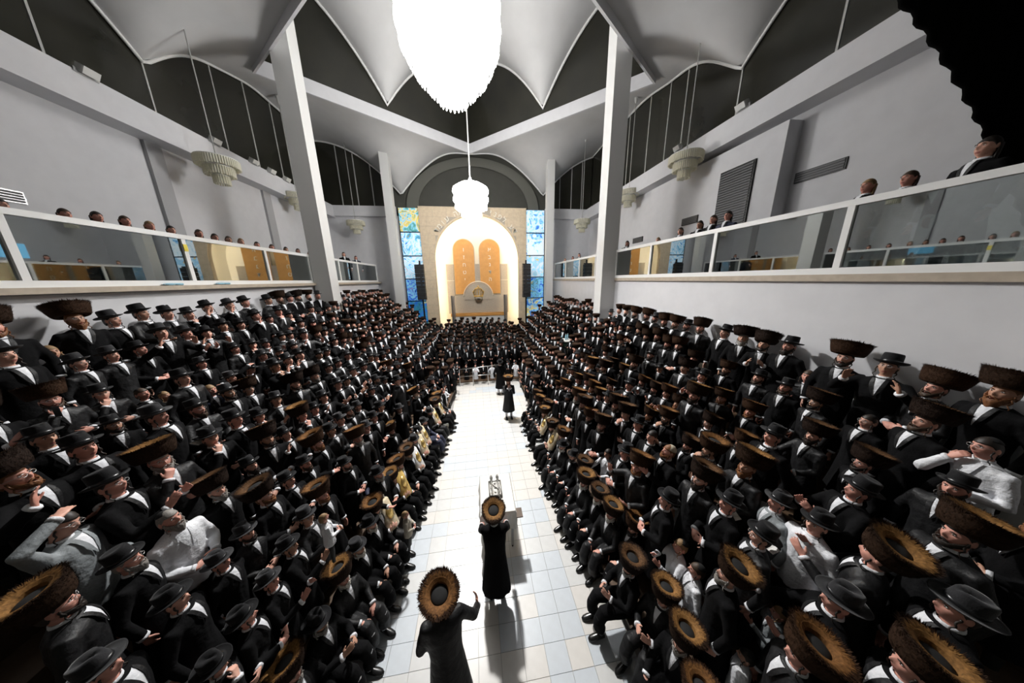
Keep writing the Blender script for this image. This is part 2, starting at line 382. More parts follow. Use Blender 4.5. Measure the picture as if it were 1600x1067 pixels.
tag(link('sticker', bx(0, .012, 0, .09, 0, .16).mesh('sticker', ['yellow']), loc=(RL+.045, 7.555, 6.3)), 'small yellow sticker on a white post of the left balustrade', 'sticker')
# wall grilles and vents on the right gallery wall
t = thing('ventilation_grille', 'tall grey louvred grille on the right gallery wall block', 'grille', (XR-.45, 7.7, 7.0), 0)
link('frame', bx(-.05, 0, 0, 1.15, 0, 1.95).mesh('frame', ['black_metal']), t)
for k in range(24): link('slat', bx(-.075, -.04, .04, 1.11, .05+k*.078, .095+k*.078).mesh('slat', ['vent']), t)
for lab, x, y, L, z in (('long dark slot vent on the right gallery wall near the corner', XR, 5.85, 1.05, 8.0), ('short dark slot vent on the right wall, left of the tall grille', XR-.45, 9.6, .8, 7.55), ('farthest small slot vent on the right gallery wall', XR, 13.6, .9, 7.4)):
    t = thing('slot_vent', lab, 'vent', (x, y, z), 0, 'slot vents of the right wall')
    link('frame', bx(-.03, 0, 0, L, 0, .27).mesh('frame', ['black_metal']), t)
    for k in range(4): link('slat', bx(-.045, -.02, .03, L-.03, .025+k*.06, .065+k*.06).mesh('slat', ['vent']), t)
t = thing('slot_vent', 'dark slot vent on the left gallery wall between the grey strips', 'vent', (XL, 6.6, 7.3), 0)
link('frame', bx(0, .03, 0, 1.1, 0, .25).mesh('frame', ['steel']), t)
for k in range(4): link('slat', bx(.02, .045, .03, 1.07, .02+k*.055, .06+k*.055).mesh('slat', ['vent']), t)
# floodlights on the beams
for i, (x, y, d, lab) in enumerate(((XL+.6, 9.0, 1, 'nearest pale floodlight box on the left beam'), (XL+.6, 12.2, 1, 'second floodlight box along the left beam'), (XL+.6, 13.9, 1, 'third floodlight box along the left beam'), (XL+.6, 14.9, 1, 'fourth floodlight box along the left beam'), (XL+.6, 15.9, 1, 'fifth and farthest floodlight box on the left beam'),
                                   (XR-.6, 8.3, -1, 'nearer floodlight box on the right beam'), (XR-.6, 10.9, -1, 'farther floodlight box on the right beam'))):
    t = thing('floodlight', lab, 'lamp', (x, y, 10.5), 0, 'floodlights on the beams')
    link('housing', bx(-.09, .09, -.15, .15, .05, .22).xf(Matrix.Rotation(.5*d, 4, 'Y')).mesh('housing', ['lamp_white']), t)
    link('bracket', bx(-.03, .03, -.22, .22, 0, .1).mesh('bracket', ['steel']), t)
# ---- chandeliers
def small_chandelier(lab, x, y, z, ceil, sc=1.):
    t = thing('chandelier', lab, 'chandelier', (x, y, z), 0, 'unlit tiered glass tube chandeliers')
    link('rod', MB().tube([(0, 0, .3), (0, 0, ceil-z)], .018, 6).mesh('rod', ['rod'], True), t)
    link('canopy', MB().lathe([(.02, -.35), (.05, -.3), (.09, -.05), (.1, 0)], 12, c=(0, 0, ceil-z)).mesh('canopy', ['lamp_white'], True), t)
    for R_, z0, L in ((.52*sc, .06, .25), (.36*sc, -.20, .25), (.19*sc, -.46, .25)):
        link('ring', MB().lathe([(R_*.85, z0+L), (R_, z0+L), (R_, z0+L+.03), (R_*.85, z0+L+.03)], 24).mesh('ring', ['frame'], True), t)
        n = int(R_*2*PI/.062); mb = MB()
        for k in range(n):
            a = 2*PI*k/n
            mb.tube([(R_*math.cos(a), R_*math.sin(a), z0+random.uniform(-.012, .012)), (R_*math.cos(a), R_*math.sin(a), z0+L)], .026, 6)
        link('glass_tubes', mb.mesh('glass_tubes', ['tube_glass'], False), t, kind='stuff')
small_chandelier('nearest unlit glass chandelier on the left side', -8.56, 11.3, 9.36, 14.3, 1.05)
small_chandelier('second unlit glass chandelier on the left, half behind the big pillar', -9.0, 16.2, 9.7, 14.3)
small_chandelier('farthest unlit glass chandelier on the left, by the ark side', -7.6, 19.5, 9.1, 14.3)
small_chandelier('nearest unlit glass chandelier on the right side', 8.0, 9.85, 9.57, 14.3, 1.05)
small_chandelier('second unlit glass chandelier on the right, beside the big pillar', 8.4, 14.2, 9.7, 14.3)
small_chandelier('farthest unlit glass chandelier on the right, by the ark side', 7.4, 17.96, 9.05, 14.3)
def lit_chandelier(lab, x, y, z, tiers, m, top, prof, n=44):
    t = thing('chandelier', lab, 'chandelier', (x, y, z))
    link('rod', MB().tube([(0, 0, prof[-1][1]), (0, 0, top-z)], .025, 6).mesh('rod', ['rod'], True), t)
    link('glowing_core', MB().lathe(prof, 40).mesh('glowing_core', [m], True), t)
    for R_, z0, L in tiers:
        mb = MB(); k_ = max(12, int(R_*n))
        for k in range(k_):
            a = 2*PI*k/k_; c, s_ = math.cos(a), math.sin(a); q = L*random.uniform(.85, 1.1)
            mb.tube([(R_*c, R_*s_, z0-q), (R_*c, R_*s_, z0-q*.6), (R_*c, R_*s_, z0)], [.012, .035, .02], 4)
        link('crystal_strands', mb.mesh('crystal_strands', [m]), t, kind='stuff')
    return t
P1 = [(.05, -1.95), (.42, -1.92), (.50, -1.68), (.72, -1.6), (.80, -1.35), (1.1, -1.2), (1.25, -.9), (1.48, -.6), (1.6, -.15), (1.6, 1.9), (1.3, 2.3), (.5, 2.7), (.03, 2.9)]
big = lit_chandelier('great brilliantly lit crystal chandelier above the aisle', -.42, 10.5, 13.3, [(.46, -1.88, .12), (.78, -1.55, .14), (1.16, -1.15, .14), (1.38, -.8, .14), (1.56, -.4, .16), (1.63, .1, .2), (1.63, .7, .2), (1.63, 1.3, .2)], 'crystal', 17.9, P1)
P2 = [(.03, -1.0), (.22, -.98), (.26, -.80), (.42, -.72), (.46, -.5), (.68, -.4), (.74, -.15), (.78, .45), (.5, .62), (.12, .72), (.03, .9)]
lit_chandelier('smaller brilliantly lit crystal chandelier hanging before the ark', .0, 13.2, 9.15, [(.25, -.9, .1), (.45, -.62, .12), (.71, -.28, .14), (.78, .05, .16), (.79, .4, .16)], 'crystal2', 17.6, P2)

ld = bpy.data.lights.new('added_falloff_spot', 'SPOT'); ld.energy = SPOT_W; ld.spot_size = math.radians(118); ld.spot_blend = 1.0; ld.shadow_soft_size = .22; ld.color = (1, .985, .965)  # added spot without a fixture; soft cone leaves the near corners dimmer
lo = bpy.data.objects.new('added_falloff_spot', ld); COL.objects.link(lo); lo.parent = big; lo.location = (0, -.05, -2.32)
lo.rotation_euler = V0((.35, -4.6, -11.2)).to_track_quat('-Z', 'Y').to_euler()
# ================================================================= ARK WALL
AX, AHW, ASZ = .28, 3.1, 7.0     # niche centre, half width, springing height
def hw(z): return AHW if z < ASZ else (math.sqrt(max(0, AHW**2-(z-ASZ)**2)))
YA = 20.25
wall = MB()
# slab with arched opening
outer, inner = [], []
n = 40
for k in range(n+1):
    a = PI*k/n; inner.append((AX+AHW*math.cos(a), ASZ+AHW*math.sin(a)))
pts_in = [(AX+AHW, 0)]+inner+[(AX-AHW, 0)]
def outp(p):
    x, z = p
    if z <= ASZ: return (4.0 if x > AX else -3.7, z)
    dx, dz = x-AX, z-ASZ; t = min(((4.0-AX) if dx > 0 else (-3.7-AX))/dx if abs(dx) > 1e-6 else 1e9, (10.6-ASZ)/dz if dz > 1e-6 else 1e9)
    return (AX+dx*t, ASZ+dz*t)
wall.grid([[(a[0], YA, a[1]), (o[0], YA, o[1]), (o[0], YA+.25, o[1]), (a[0], YA+.25, a[1])] for a, o in ((p, outp(p)) for p in pts_in)])
wf = struct('wall_far', wall, 'stone2')
zr = 0; r = 0; bc = {}
while zr < 10.55:
    h = .62; zt = min(zr+h, 10.6); x = -3.7+(-.45 if r % 2 else 0)
    while x < 4.0:
        x0, x1 = max(x, -3.7), min(x+.96, 4.0); x += .96
        if x1-x0 < .08: continue
        H_ = max(hw(zr), hw(zt)) if zr < ASZ+AHW else 0
        for a, b in ((x0, min(x1, AX-H_-.02)), (max(x0, AX+H_+.02), x1)) if H_ else ((x0, x1),):
            if b-a < .06: continue
            d = random.choice((.012, .018, .025))
            link('stone_block', bx(a+.006, b-.006, YA-d, YA, zr+.006, zt-.006).mesh('stone_block', ['stone']), wf)
    zr += h; r += 1
mb = MB(); mb.grid([[(AX+(AHW+e)*math.cos(PI*k/n), YA+f, ASZ+(AHW+e)*math.sin(PI*k/n)) for e, f in ((-.02, -.06), (.10, -.06), (.10, 0), (-.02, 0))] for k in range(n+1)])
struct('trim_20', mb, 'stone')
# niche shell, wider than the opening so the cove lamps hide behind the lip
NH = 3.45; nm = MB()
prof = [(AX+NH, 0)]+[(AX+NH*math.cos(PI*k/n), ASZ+NH*math.sin(PI*k/n)) for k in range(n+1)]+[(AX-NH, 0)]
nm.grid([[(x, YA+.25, z) for x, z in prof], [(x, YA+1.7, z) for x, z in prof]], close=False)
nm.grid([[(AX, YA+1.7, z*.999) for x, z in prof], [(x, YA+1.7, z) for x, z in prof]], close=False)
struct('wall_niche', nm, 'niche', smooth=False)
cove = MB(); cove.tube([(AX+3.29*math.cos(PI*k/n), YA+.34, ASZ+3.29*math.sin(PI*k/n)) for k in range(n+1)], .035, 6)
link('cove_lamp_strip', cove.mesh('cove_lamp_strip', ['warm_strip']), wf)
for s_ in (-1, 1): link('cove_lamp_strip', MB().tube([(AX+s_*3.29, YA+.34, 2.2), (AX+s_*3.29, YA+.34, 7)], .035, 6).mesh('cove_lamp_strip', ['warm_strip']), wf)
ark = thing('torah_ark', 'ark with two ochre round-topped tablets and grey stone surround in the lit niche', 'ark', (AX, YA+.9, 0))
def rounded(x0, x1, z0, z1, y0, y1):
    r_ = (x1-x0)/2; c = (x0+x1)/2
    p = [(x1, z0)]+[(c+r_*math.cos(PI*k/20), z1-r_+r_*math.sin(PI*k/20)) for k in range(21)]+[(x0, z0)]
    return MB().grid([[(x, y0, z) for x, z in p], [(x, y1, z) for x, z in p]])
for x0, x1 in ((-1.82, -.26), (.16, 1.72)):
    e = link('tablet', rounded(x0, x1, 4.45, 8.55, -.08, .08).mesh('tablet', ['orange']), ark)
    link('tablet_border', rounded(x0-.05, x1+.05, 4.38, 8.61, -.02, .14).mesh('tablet_border', ['stone2']), e)
for x0, x1 in ((-2.45, -1.9), (1.8, 2.35)):
    for z0, z1 in ((2.9, 4.2), (4.22, 5.5), (5.52, 6.75)): link('stone_panel', bx(x0, x1, .0, .5, z0, z1-.01).mesh('stone_panel', ['stone2']), ark)
link('stone_panel', bx(-.24, .14, .02, .4, 4.3, 6.75).mesh('stone_panel', ['stone2']), ark)
link('stone_base', bx(-2.45, 2.35, -.12, .5, 2.95, 4.35).mesh('stone_base', ['stone2']), ark)
link('half_round_stone', rounded(-1.15, 1.05, 4.0, 5.35, -.2, .0).mesh('half_round_stone', ['stone2']), ark)
link('half_round_rim', MB().tube([(-.05+1.16*math.cos(PI*k/24), -.2, 4.25+1.16*math.sin(PI*k/24)) for k in range(25)], .03, 6).mesh('half_round_rim', ['niche'], True), ark)
link('lower_shelf', bx(-2.3, 2.2, -.35, .5, 2.7, 2.93).mesh('lower_shelf', ['orange']), ark)
link('cabinet', bx(-2.2, 2.1, -.3, .5, .2, 2.68).mesh('cabinet', ['frame']), ark)
for x in (-2.2, 1.95):
    link('column', bx(x, x+.12, -.45, -.3, .8, 4.35).mesh('column', ['vent']), ark); link('column', bx(x+.16, x+.26, -.45, -.3, .8, 4.35).mesh('column', ['steel']), ark)
# crown emblem
cr = MB()
for k in range(7):
    a = PI*k/6; cr.tube([(-.05+.30*math.cos(a), 0, 4.25), (-.05+.42*math.cos(a), -.05*math.sin(a), 4.55), (-.05+.28*math.cos(a), -.08, 4.8), (-.05+.05*math.cos(a), -.1, 4.95)], [.03, .025, .03, .02], 6)
    cr.ball((-.05+.42*math.cos(a), -.06, 4.62), .045, 8, 6)
cr.ball((-.05, -.1, 5.03), .06, 8, 6); cr.tube([(-.4, -.04, 4.25), (.3, -.04, 4.25)], .045, 8)
co = link('crown', cr.mesh('crown', ['gold'], True), ark, loc=(0, -.26, .02))
link('crown_lamp_bowl', MB().lathe([(.02, -.32), (.18, -.28), (.27, -.15), (.3, .0), (.25, .02)], 20, c=(-.05, -.06, 4.2)).mesh('crown_lamp_bowl', ['silver'], True), ark, loc=(0, -.3, 0))
def text(name, s_, size, m, parent, loc, ext=.012):
    c = bpy.data.curves.new(name, 'FONT'); c.body = s_; c.size = size; c.extrude = ext; c.align_x = 'CENTER'; c.align_y = 'CENTER'; c.resolution_u = 2
    o = bpy.data.objects.new(name, c); COL.objects.link(o); bpy.context.view_layer.update()
    me = bpy.data.meshes.new_from_object(o.evaluated_get(bpy.context.evaluated_depsgraph_get())); bpy.data.objects.remove(o)
    me.materials.clear(); me.materials.append(M[m])
    return link(name, me, parent, mx=Matrix.Translation(loc) @ Matrix.Rotation(PI/2, 4, 'X'))
for x, L in ((.94, 'אבגדה'), (-1.04, 'וזחטי')):
    for k, ch in enumerate(L): text('hebrew_letter', ch, .42, 'silver_letters', ark, (x, -.1, 7.8-k*.56))
ph = 'דע לפני מי אתה עומד'
for k, ch in enumerate(ph):
    if ch == ' ': continue
    a = PI*.5-((len(ph)-1)/2-k)*.105*-1*-1
    x, z = AX+3.48*math.cos(a), ASZ+3.42*math.sin(a)
    if z > 10.5: continue
    o = text('hebrew_letter', ch, .52, 'silver_letters', wf, (x, YA-.045, z)); o.rotation_euler = (PI/2, 0, 0)
    o.matrix_local = Matrix.Translation((x, YA-.045, z)) @ Matrix.Rotation(-(a-PI/2), 4, 'Y') @ Matrix.Rotation(PI/2, 4, 'X')
# stained glass
pl = [[TE, GR, SK, YE, GR, OR], [BL, SK, WH, SK, TE, YE], [BL, SK, WH, SK, OR], [DB, BL, SK, BL, YE], [DB, TE, BL, TE, YE], [TE, SK, TE, DB]]
pr = [[BL, SK, WH, SK, BL], [BL, SK, WH, WH, SK], [SK, WH, SK, YE], [DB, BL, SK, TE, YE], [DB, BL, SK, YE, TE], [BL, SK, WH, SK]]
for side, x0, x1, pal, lab in (('left', -5.05, -3.72, pl, 'left of the stone ark wall'), ('right', 4.02, 5.4, pr, 'right of the stone ark wall')):
    t = thing('stained_glass', 'tall stack of blue and yellow painted glass panels %s' % lab, 'stained glass', (0, YF-.1, 0))
    for k in range(6):
        z1 = 10.5-k*1.62; link('glass_panel', bx(x0, x1, -.02, .02, z1-1.55, z1).mesh('glass_panel', [stained('painted_glass_%s_%d' % (side, k), pal[k], k+(7 if side == 'left' else 0))]), t)
        link('frame_bar', bx(x0, x1, -.04, .04, z1-1.62, z1-1.55).mesh('frame_bar', ['black_metal']), t)
    link('frame_side', bx(x0-.04, x0, -.05, .05, .8, 10.5).mesh('frame_side', ['black_metal']), t); link('frame_side', bx(x1, x1+.04, -.05, .05, .8, 10.5).mesh('frame_side', ['black_metal']), t)
for lab, x in (('black column loudspeaker array left of the ark', -3.8), ('black column loudspeaker array right of the ark', 3.82)):
    t = thing('loudspeaker_array', lab, 'speaker', (x, 19.3, 4.2), 0, 'line array loudspeakers')
    for k in range(9): link('speaker_module', bx(-.29, .29, -.2, .2, k*.262, k*.262+.25).xf(Matrix.Translation((0, .004*(8-k)**2*.3, 0))).mesh('speaker_module', ['speaker']), t)
    link('mast', bx(-.05, .05, -.02, .08, -3.6, 2.7).mesh('mast', ['black_metal']), t, loc=(0, .22, 0)); link('top_bracket', bx(-.32, .32, -.04, .04, 2.36, 2.44).mesh('top_bracket', ['black_metal']), t)
tag(link('television', bx(-.02, .02, 0, 1.2, 0, .7).mesh('television', ['screen']), loc=(XR-.02, 16.2, 7.0)), 'small lit blue television screen at the far end of the right gallery', 'screen')
# ================================================================= STANDS, BENCHES
LR = [-2.6-.49*k for k in range(9)]; RR = [2.8+.5*k for k in range(7)]
zsL = lambda X: .62+.66*(-X-2.6); zsR = lambda X: .32+.70*(X-2.8)
bl = thing('bleacher', 'dark stepped wooden stand under the crowd along the left wall', 'bleacher')
for X in LR: link('step', bx(X-.26 if X > -6.5 else RL, X+.23, 0, 19.9, max(0, zsL(X)-.36), zsL(X)).mesh('step', ['wood']), bl)
br = thing('bleacher', 'dark stepped wooden stand under the crowd along the right wall', 'bleacher')
for X in RR: link('step', bx(X-.25, X+.25 if X < 5.7 else RR_, 0, 19.9, max(0, zsR(X)-.36), zsR(X)).mesh('step', ['wood']), br)
bcn = thing('bleacher', 'low stepped platform in front of the ark under the far crowd', 'bleacher')
for k in range(13):
    y = 13.25+.5*k; z = max(0, .13*(y-13.4))
    if z > .01: link('step', bx(-2.3, 2.5, y-.25, y+.25, 0, z).mesh('step', ['wood']), bcn)
def bench(lab, x0, y0, x1, y1):
    L = math.hypot(x1-x0, y1-y0); t = thing('bench', lab, 'bench', (x0, y0, 0), math.atan2(y1-y0, x1-x0)-PI/2, 'benches along the aisle')
    link('seat', bx(-.17, .17, 0, L, .37, .42).mesh('seat', ['wood']), t)
    for k in range(8):
        link('leg', bx(-.15, -.11, -.02, .02, 0, .37).mesh('leg', ['black_metal']), t, loc=(0, .3+k*(L-.6)/7, 0)); link('leg', bx(.11, .15, -.02, .02, 0, .37).mesh('leg', ['black_metal']), t, loc=(0, .3+k*(L-.6)/7, 0))
xl = lambda y: -(1.67-.1*(y-4.6))-.42
bench('long bench under the seated men on the left of the aisle', xl(1.2), 1.2, xl(12.5), 12.5)
bench('long bench under the seated men on the right of the aisle', 2.22, 1.2, 2.22, 12.6)
# ================================================================= AISLE OBJECTS
t = thing('reading_table', 'small table draped in white cover in the middle of the aisle', 'table', (.24, 4.68, 0))
mb = MB()
rr = []
for z, ex in ((1.0, .0), (.97, .02), (.80, .03), (.62, .05)):
    ring = []
    for k in range(48):
        u = k/48*4; s_ = int(u); f = u-s_; hx, hy = .34+ex, .52+ex
        p = [(-hx+2*hx*f, -hy), (hx, -hy+2*hy*f), (hx-2*hx*f, hy), (-hx, hy-2*hy*f)][s_]
        wv = 1+(.05*math.sin(k*1.9) if z < .9 else 0)*(1-z)*2; ring.append((p[0]*wv, p[1]*wv, z))
    rr.append(ring)
link('cover', MB().grid(rr[::-1]).mesh('cover', ['cloth_w'], False), t)
link('table_top', bx(-.32, .32, -.5, .5, .93, .96).mesh('table_top', ['wood']), t)
for x in (-.28, .28):
    for y in (-.44, .44):
        link('leg', bx(x-.025, x+.025, y-.025, y+.025, .06, .93).mesh('leg', ['steel']), t); link('wheel', MB().ball((x, y, .035), (.02, .035, .035), 8, 6).mesh('wheel', ['black_metal'], True), t)
link('fringe', bx(-.36, .36, -.555, -.545, .60, .66).mesh('fringe', ['gold']), t)
link('side_shelf', bx(.36, .50, -.50, -.28, .78, .80).mesh('side_shelf', ['wood']), t)
t = thing('torah_case', 'ornate silver scroll breastplate and rollers lying on the white table', 'scroll', (.22, 4.74, 1.0))
link('plate', bx(-.13, .13, -.2, .2, 0, .05).mesh('plate', ['silver']), t)
mb = MB()
for s_ in (-1, 1):
    mb.tube([(s_*.13, -.21, .05), (s_*.13, .21, .05)], .014, 8)
    mb.tube([(-.14, s_*.2, .05), (.14, s_*.2, .05)], .014, 8)
mb.tube([(-.11, .16, .065), (.1, -.1, .065)], .009, 6)
link('border', mb.mesh('border', ['silver'], True), t)
for x in (-.07, .07):
    link('roller', MB().tube([(x, -.33, .05), (x, -.30, .05), (x, -.29, .05), (x, .29, .05), (x, .30, .05), (x, .36, .05)], [.03, .035, .018, .018, .035, .03], 10).mesh('roller', ['silver'], True), t)
for k in range(9): mb = link('boss', MB().ball((-.08+.08*(k % 3), -.12+.12*(k//3), .055), (.022, .022, .014), 8, 5).mesh('boss', ['silver'], True), t)
# barrier in front of the far crowd
t = thing('crowd_barrier', 'grey metal rail barrier in front of the seated boys at the aisle end', 'barrier', (.05, 13.0, 0))
mb = MB(); mb.tube([(-1.1, 0, .95), (1.1, 0, 1.1)], .022, 6); mb.tube([(-1.1, 0, .55), (1.1, 0, .6)], .018, 6); link('rails', mb.mesh('rails', ['steel'], True), t)
for x in (-1.1, -.4, .4, 1.1): link('post', MB().tube([(x, 0, 0), (x, 0, 1.03+x*.07)], .02, 6).mesh('post', ['steel'], True), t)
# bottle table on the right stand
bt = thing('serving_table', 'small pale topped table with bottles among the right stand crowd', 'table', (4.3, 12.0, 1.37))
link('table_top', bx(-.35, .35, -.35, .35, 1.12, 1.16).mesh('table_top', ['cloth_w']), bt); link('side_panel', bx(-.34, -.32, -.33, .33, .75, 1.12).mesh('side_panel', ['green']), bt); link('front_panel', bx(-.34, .34, -.34, -.32, .75, 1.12).mesh('front_panel', ['green']), bt)
for x in (-.3, .3):
    for y in (-.3, .3): link('leg', bx(x-.02, x+.02, y-.02, y+.02, 0, 1.12).mesh('leg', ['frame']), bt)
def bottle(lab, x, y, z, rot=None, group=None, m='bottle', sc=1):
    t = thing('bottle', lab, 'bottle', (x, y, z), 0, group, s=sc)
    if rot: t.rotation_euler = rot
    link('body', MB().lathe([(.03, 0), (.042, .01), (.042, .20), (.036, .22), (.015, .27), (.013, .285)], 12).mesh('body', [m], True), t); link('cap', MB().lathe([(.015, .285), (.015, .305), (.004, .307)], 10).mesh('cap', ['frame'], True), t)
for k, (dx, dy, w_) in enumerate(((-.2, -.15, 'leftmost'), (.05, -.05, 'middle'), (.2, .1, 'rightmost'))): bottle('%s plastic bottle on the table in the right stand' % w_, 4.3+dx, 12.0+dy, 2.53, group='bottles on the small table')
for g_, y_, lb in ((0, 6.85, 'before the stickered post'), (1, 8.05, 'past the stickered post')):
    for k in range(4): bottle('small blue water bottle lying on the left ledge %s, %s' % (lb, ('near outer', 'near inner', 'far outer', 'far inner')[k]), RL+(.12 if k % 2 == 0 else .068), y_+.19*(k//2)+.18, 5.526, (PI/2, 0, 0), 'water bottles on the left ledge', sc=.6)
def scroll(name, lab, loc, rot, m, sc=1):
    t = thing('torah_scroll', lab, 'scroll', loc, 0, 'mantled scrolls held by seated men', s=sc); t.rotation_euler = rot
    link('mantle', MB().oval([(0, .14, .08), (.02, .155, .09), (.3, .15, .085), (.58, .14, .08), (.62, .11, .06)], 20).mesh('mantle', [m], True), t)
    link('emblem', MB().oval([(.22, .06, .03), (.36, .09, .03), (.48, .04, .03)], 10, c=(0, -.075)).mesh('emblem', ['gold'], True), t)
    for x in (-.07, .07): link('roller', MB().tube([(x, 0, -.14), (x, 0, -.05), (x, 0, .6), (x, 0, .68), (x, 0, .76)], [.014, .016, .016, .022, .012], 8).mesh('roller', ['frame'], True), t)
def book(lab, loc, rz, tilt=.5):
    t = thing('open_book', lab, 'book', loc, rz, 'white open booklets in the crowd', s=.62); t.rotation_euler = (tilt, 0, rz)
    for s_ in (-1, 1): link('page', bx(0, .11, -.08, .08, 0, .008).xf(Matrix.Rotation(-.25*s_ if s_ > 0 else PI+.25, 4, 'Y')).mesh('page', ['paper']), t)

# added black drape, its slanting hem shaped to stand in for corner darkness
t = thing('dark_corner_drape', 'added black drape standing in for the dark near end of the right gallery', 'dark_corner_drape', (0, 3.2, 0))
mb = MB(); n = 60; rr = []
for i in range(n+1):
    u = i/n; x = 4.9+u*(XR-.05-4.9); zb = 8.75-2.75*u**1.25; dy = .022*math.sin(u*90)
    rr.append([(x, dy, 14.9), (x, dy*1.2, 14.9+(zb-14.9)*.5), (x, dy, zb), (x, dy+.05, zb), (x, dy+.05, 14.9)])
mb.grid(rr, close=True); link('cloth', mb.mesh('cloth', ['dark_corner_drape'], True), t)
link('rail', MB().tube([(4.8, .02, 14.8), (XR, .02, 14.8)], .03, 8).mesh('rail', ['black_metal'], True), t)  # hanging rail, added along with the drape
# ================================================================= PEOPLE
V = Vector
def gs(x, s): return math.exp(-(x/s)**2)
HC = V((0, -.012, .135))       # head centre above the neck pivot
def head_mb(mb, Mx, k=1.):
    nu, nv = 44, 34; rings = []
    for i in range(nv+1):
        t = .03+(PI-.06)*i/nv; ring = []
        for j in range(nu):
            a = 2*PI*j/nu; d = V((math.sin(t)*math.sin(a), -math.sin(t)*math.cos(a), -math.cos(t)))
            x, y, z = .074*d.x, .094*d.y, .118*d.z
            if z < 0:
                q = (-z/.118)**1.5; x *= 1-.26*q
                if y > 0: y *= 1-.5*q
            if d.y < 0:
                fw = min(1, -d.y*1.6); ax = abs(x); o = 0
                o += (.020+.010*max(0, min(1, (.02-z)/.045)))*gs(x, .011)*(gs(z+.008, .024))*1.0
                o -= .012*gs(ax-.031, .015)*gs(z-.016, .013)
                o += .005*gs(ax-.026, .022)*gs(z-.038, .010)
                o += .006*gs(x, .022)*gs(z+.052, .007)+.006*gs(x, .020)*gs(z+.067, .007)-.003*gs(x, .02)*gs(z+.059, .004)
                o += .008*gs(x, .02)*gs(z+.098, .018)+.003*gs(ax-.045, .015)*gs(z+.02, .02)
                y -= o*fw
            ring.append(Mx @ (V((x, y, z))*k))
        rings.append(ring)
    mb.grid(rings)
    for s in (-1, 1): mb.ball(Mx @ (V((s*.077, .008, -.004))*k), (.010*k, .020*k, .031*k), 8, 8, rot=Mx.to_3x3())
def hand_mb(mb, W, F, P, side, curl=.5, s=1.):
    F = V(F).normalized(); P = V(P); P = (P-F*P.dot(F)).normalized(); T = (F.cross(P) if side < 0 else P.cross(F)); W = V(W)
    w_ = .040*s
    mb.frame_tube([(W-F*.02*s, T*.026*s, P*.020*s), (W+F*.02*s, T*.032*s, P*.017*s), (W+F*.055*s, T*w_, P*.016*s), (W+F*.092*s, T*w_*.98, P*.013*s), (W+F*.100*s, T*w_*.8, P*.008*s)], 12)
    for i, L in enumerate((.073, .082, .076, .060)):
        b = W+F*.090*s+T*((1.5-i)*.0205*s)
        d = (F+T*(1.5-i)*.06).normalized(); pts = [b-d*.012*s, b]; a = 0; p = b
        for q in (.42, .32, .26):
            a += curl*.75; dd = (d*math.cos(a)+P*math.sin(a)).normalized(); p = p+dd*L*q*s; pts.append(p)
        mb.tube(pts, [.0095*s, .0100*s, .0092*s, .0085*s, .0060*s], 7)
    b = W+F*.025*s+T*.026*s; d = (F*.6+T*.75+P*.35).normalized(); d2 = (F*.85+T*.3+P*.4).normalized()
    mb.tube([b-d*.01, b+d*.028*s, b+d*.028*s+d2*.024*s, b+d*.028*s+d2*.048*s], [.014*s, .0125*s, .0110*s, .0075*s], 7)
def arm_ik(S, W, pole, a=.30, b=.265):
    S, W = V(S), V(W); d = W-S; L = d.length
    if L > (a+b)*.985: W = S+d*((a+b)*.985/L); d = W-S; L = d.length
    u = d/L; x = (a*a-b*b+L*L)/(2*L); h = math.sqrt(max(0, a*a-x*x)); pl = V(pole); pl = (pl-u*pl.dot(u)).normalized()
    return S+u*x+pl*h, W
X, Y, Z = V((1, 0, 0)), V((0, 1, 0)), V((0, 0, 1))
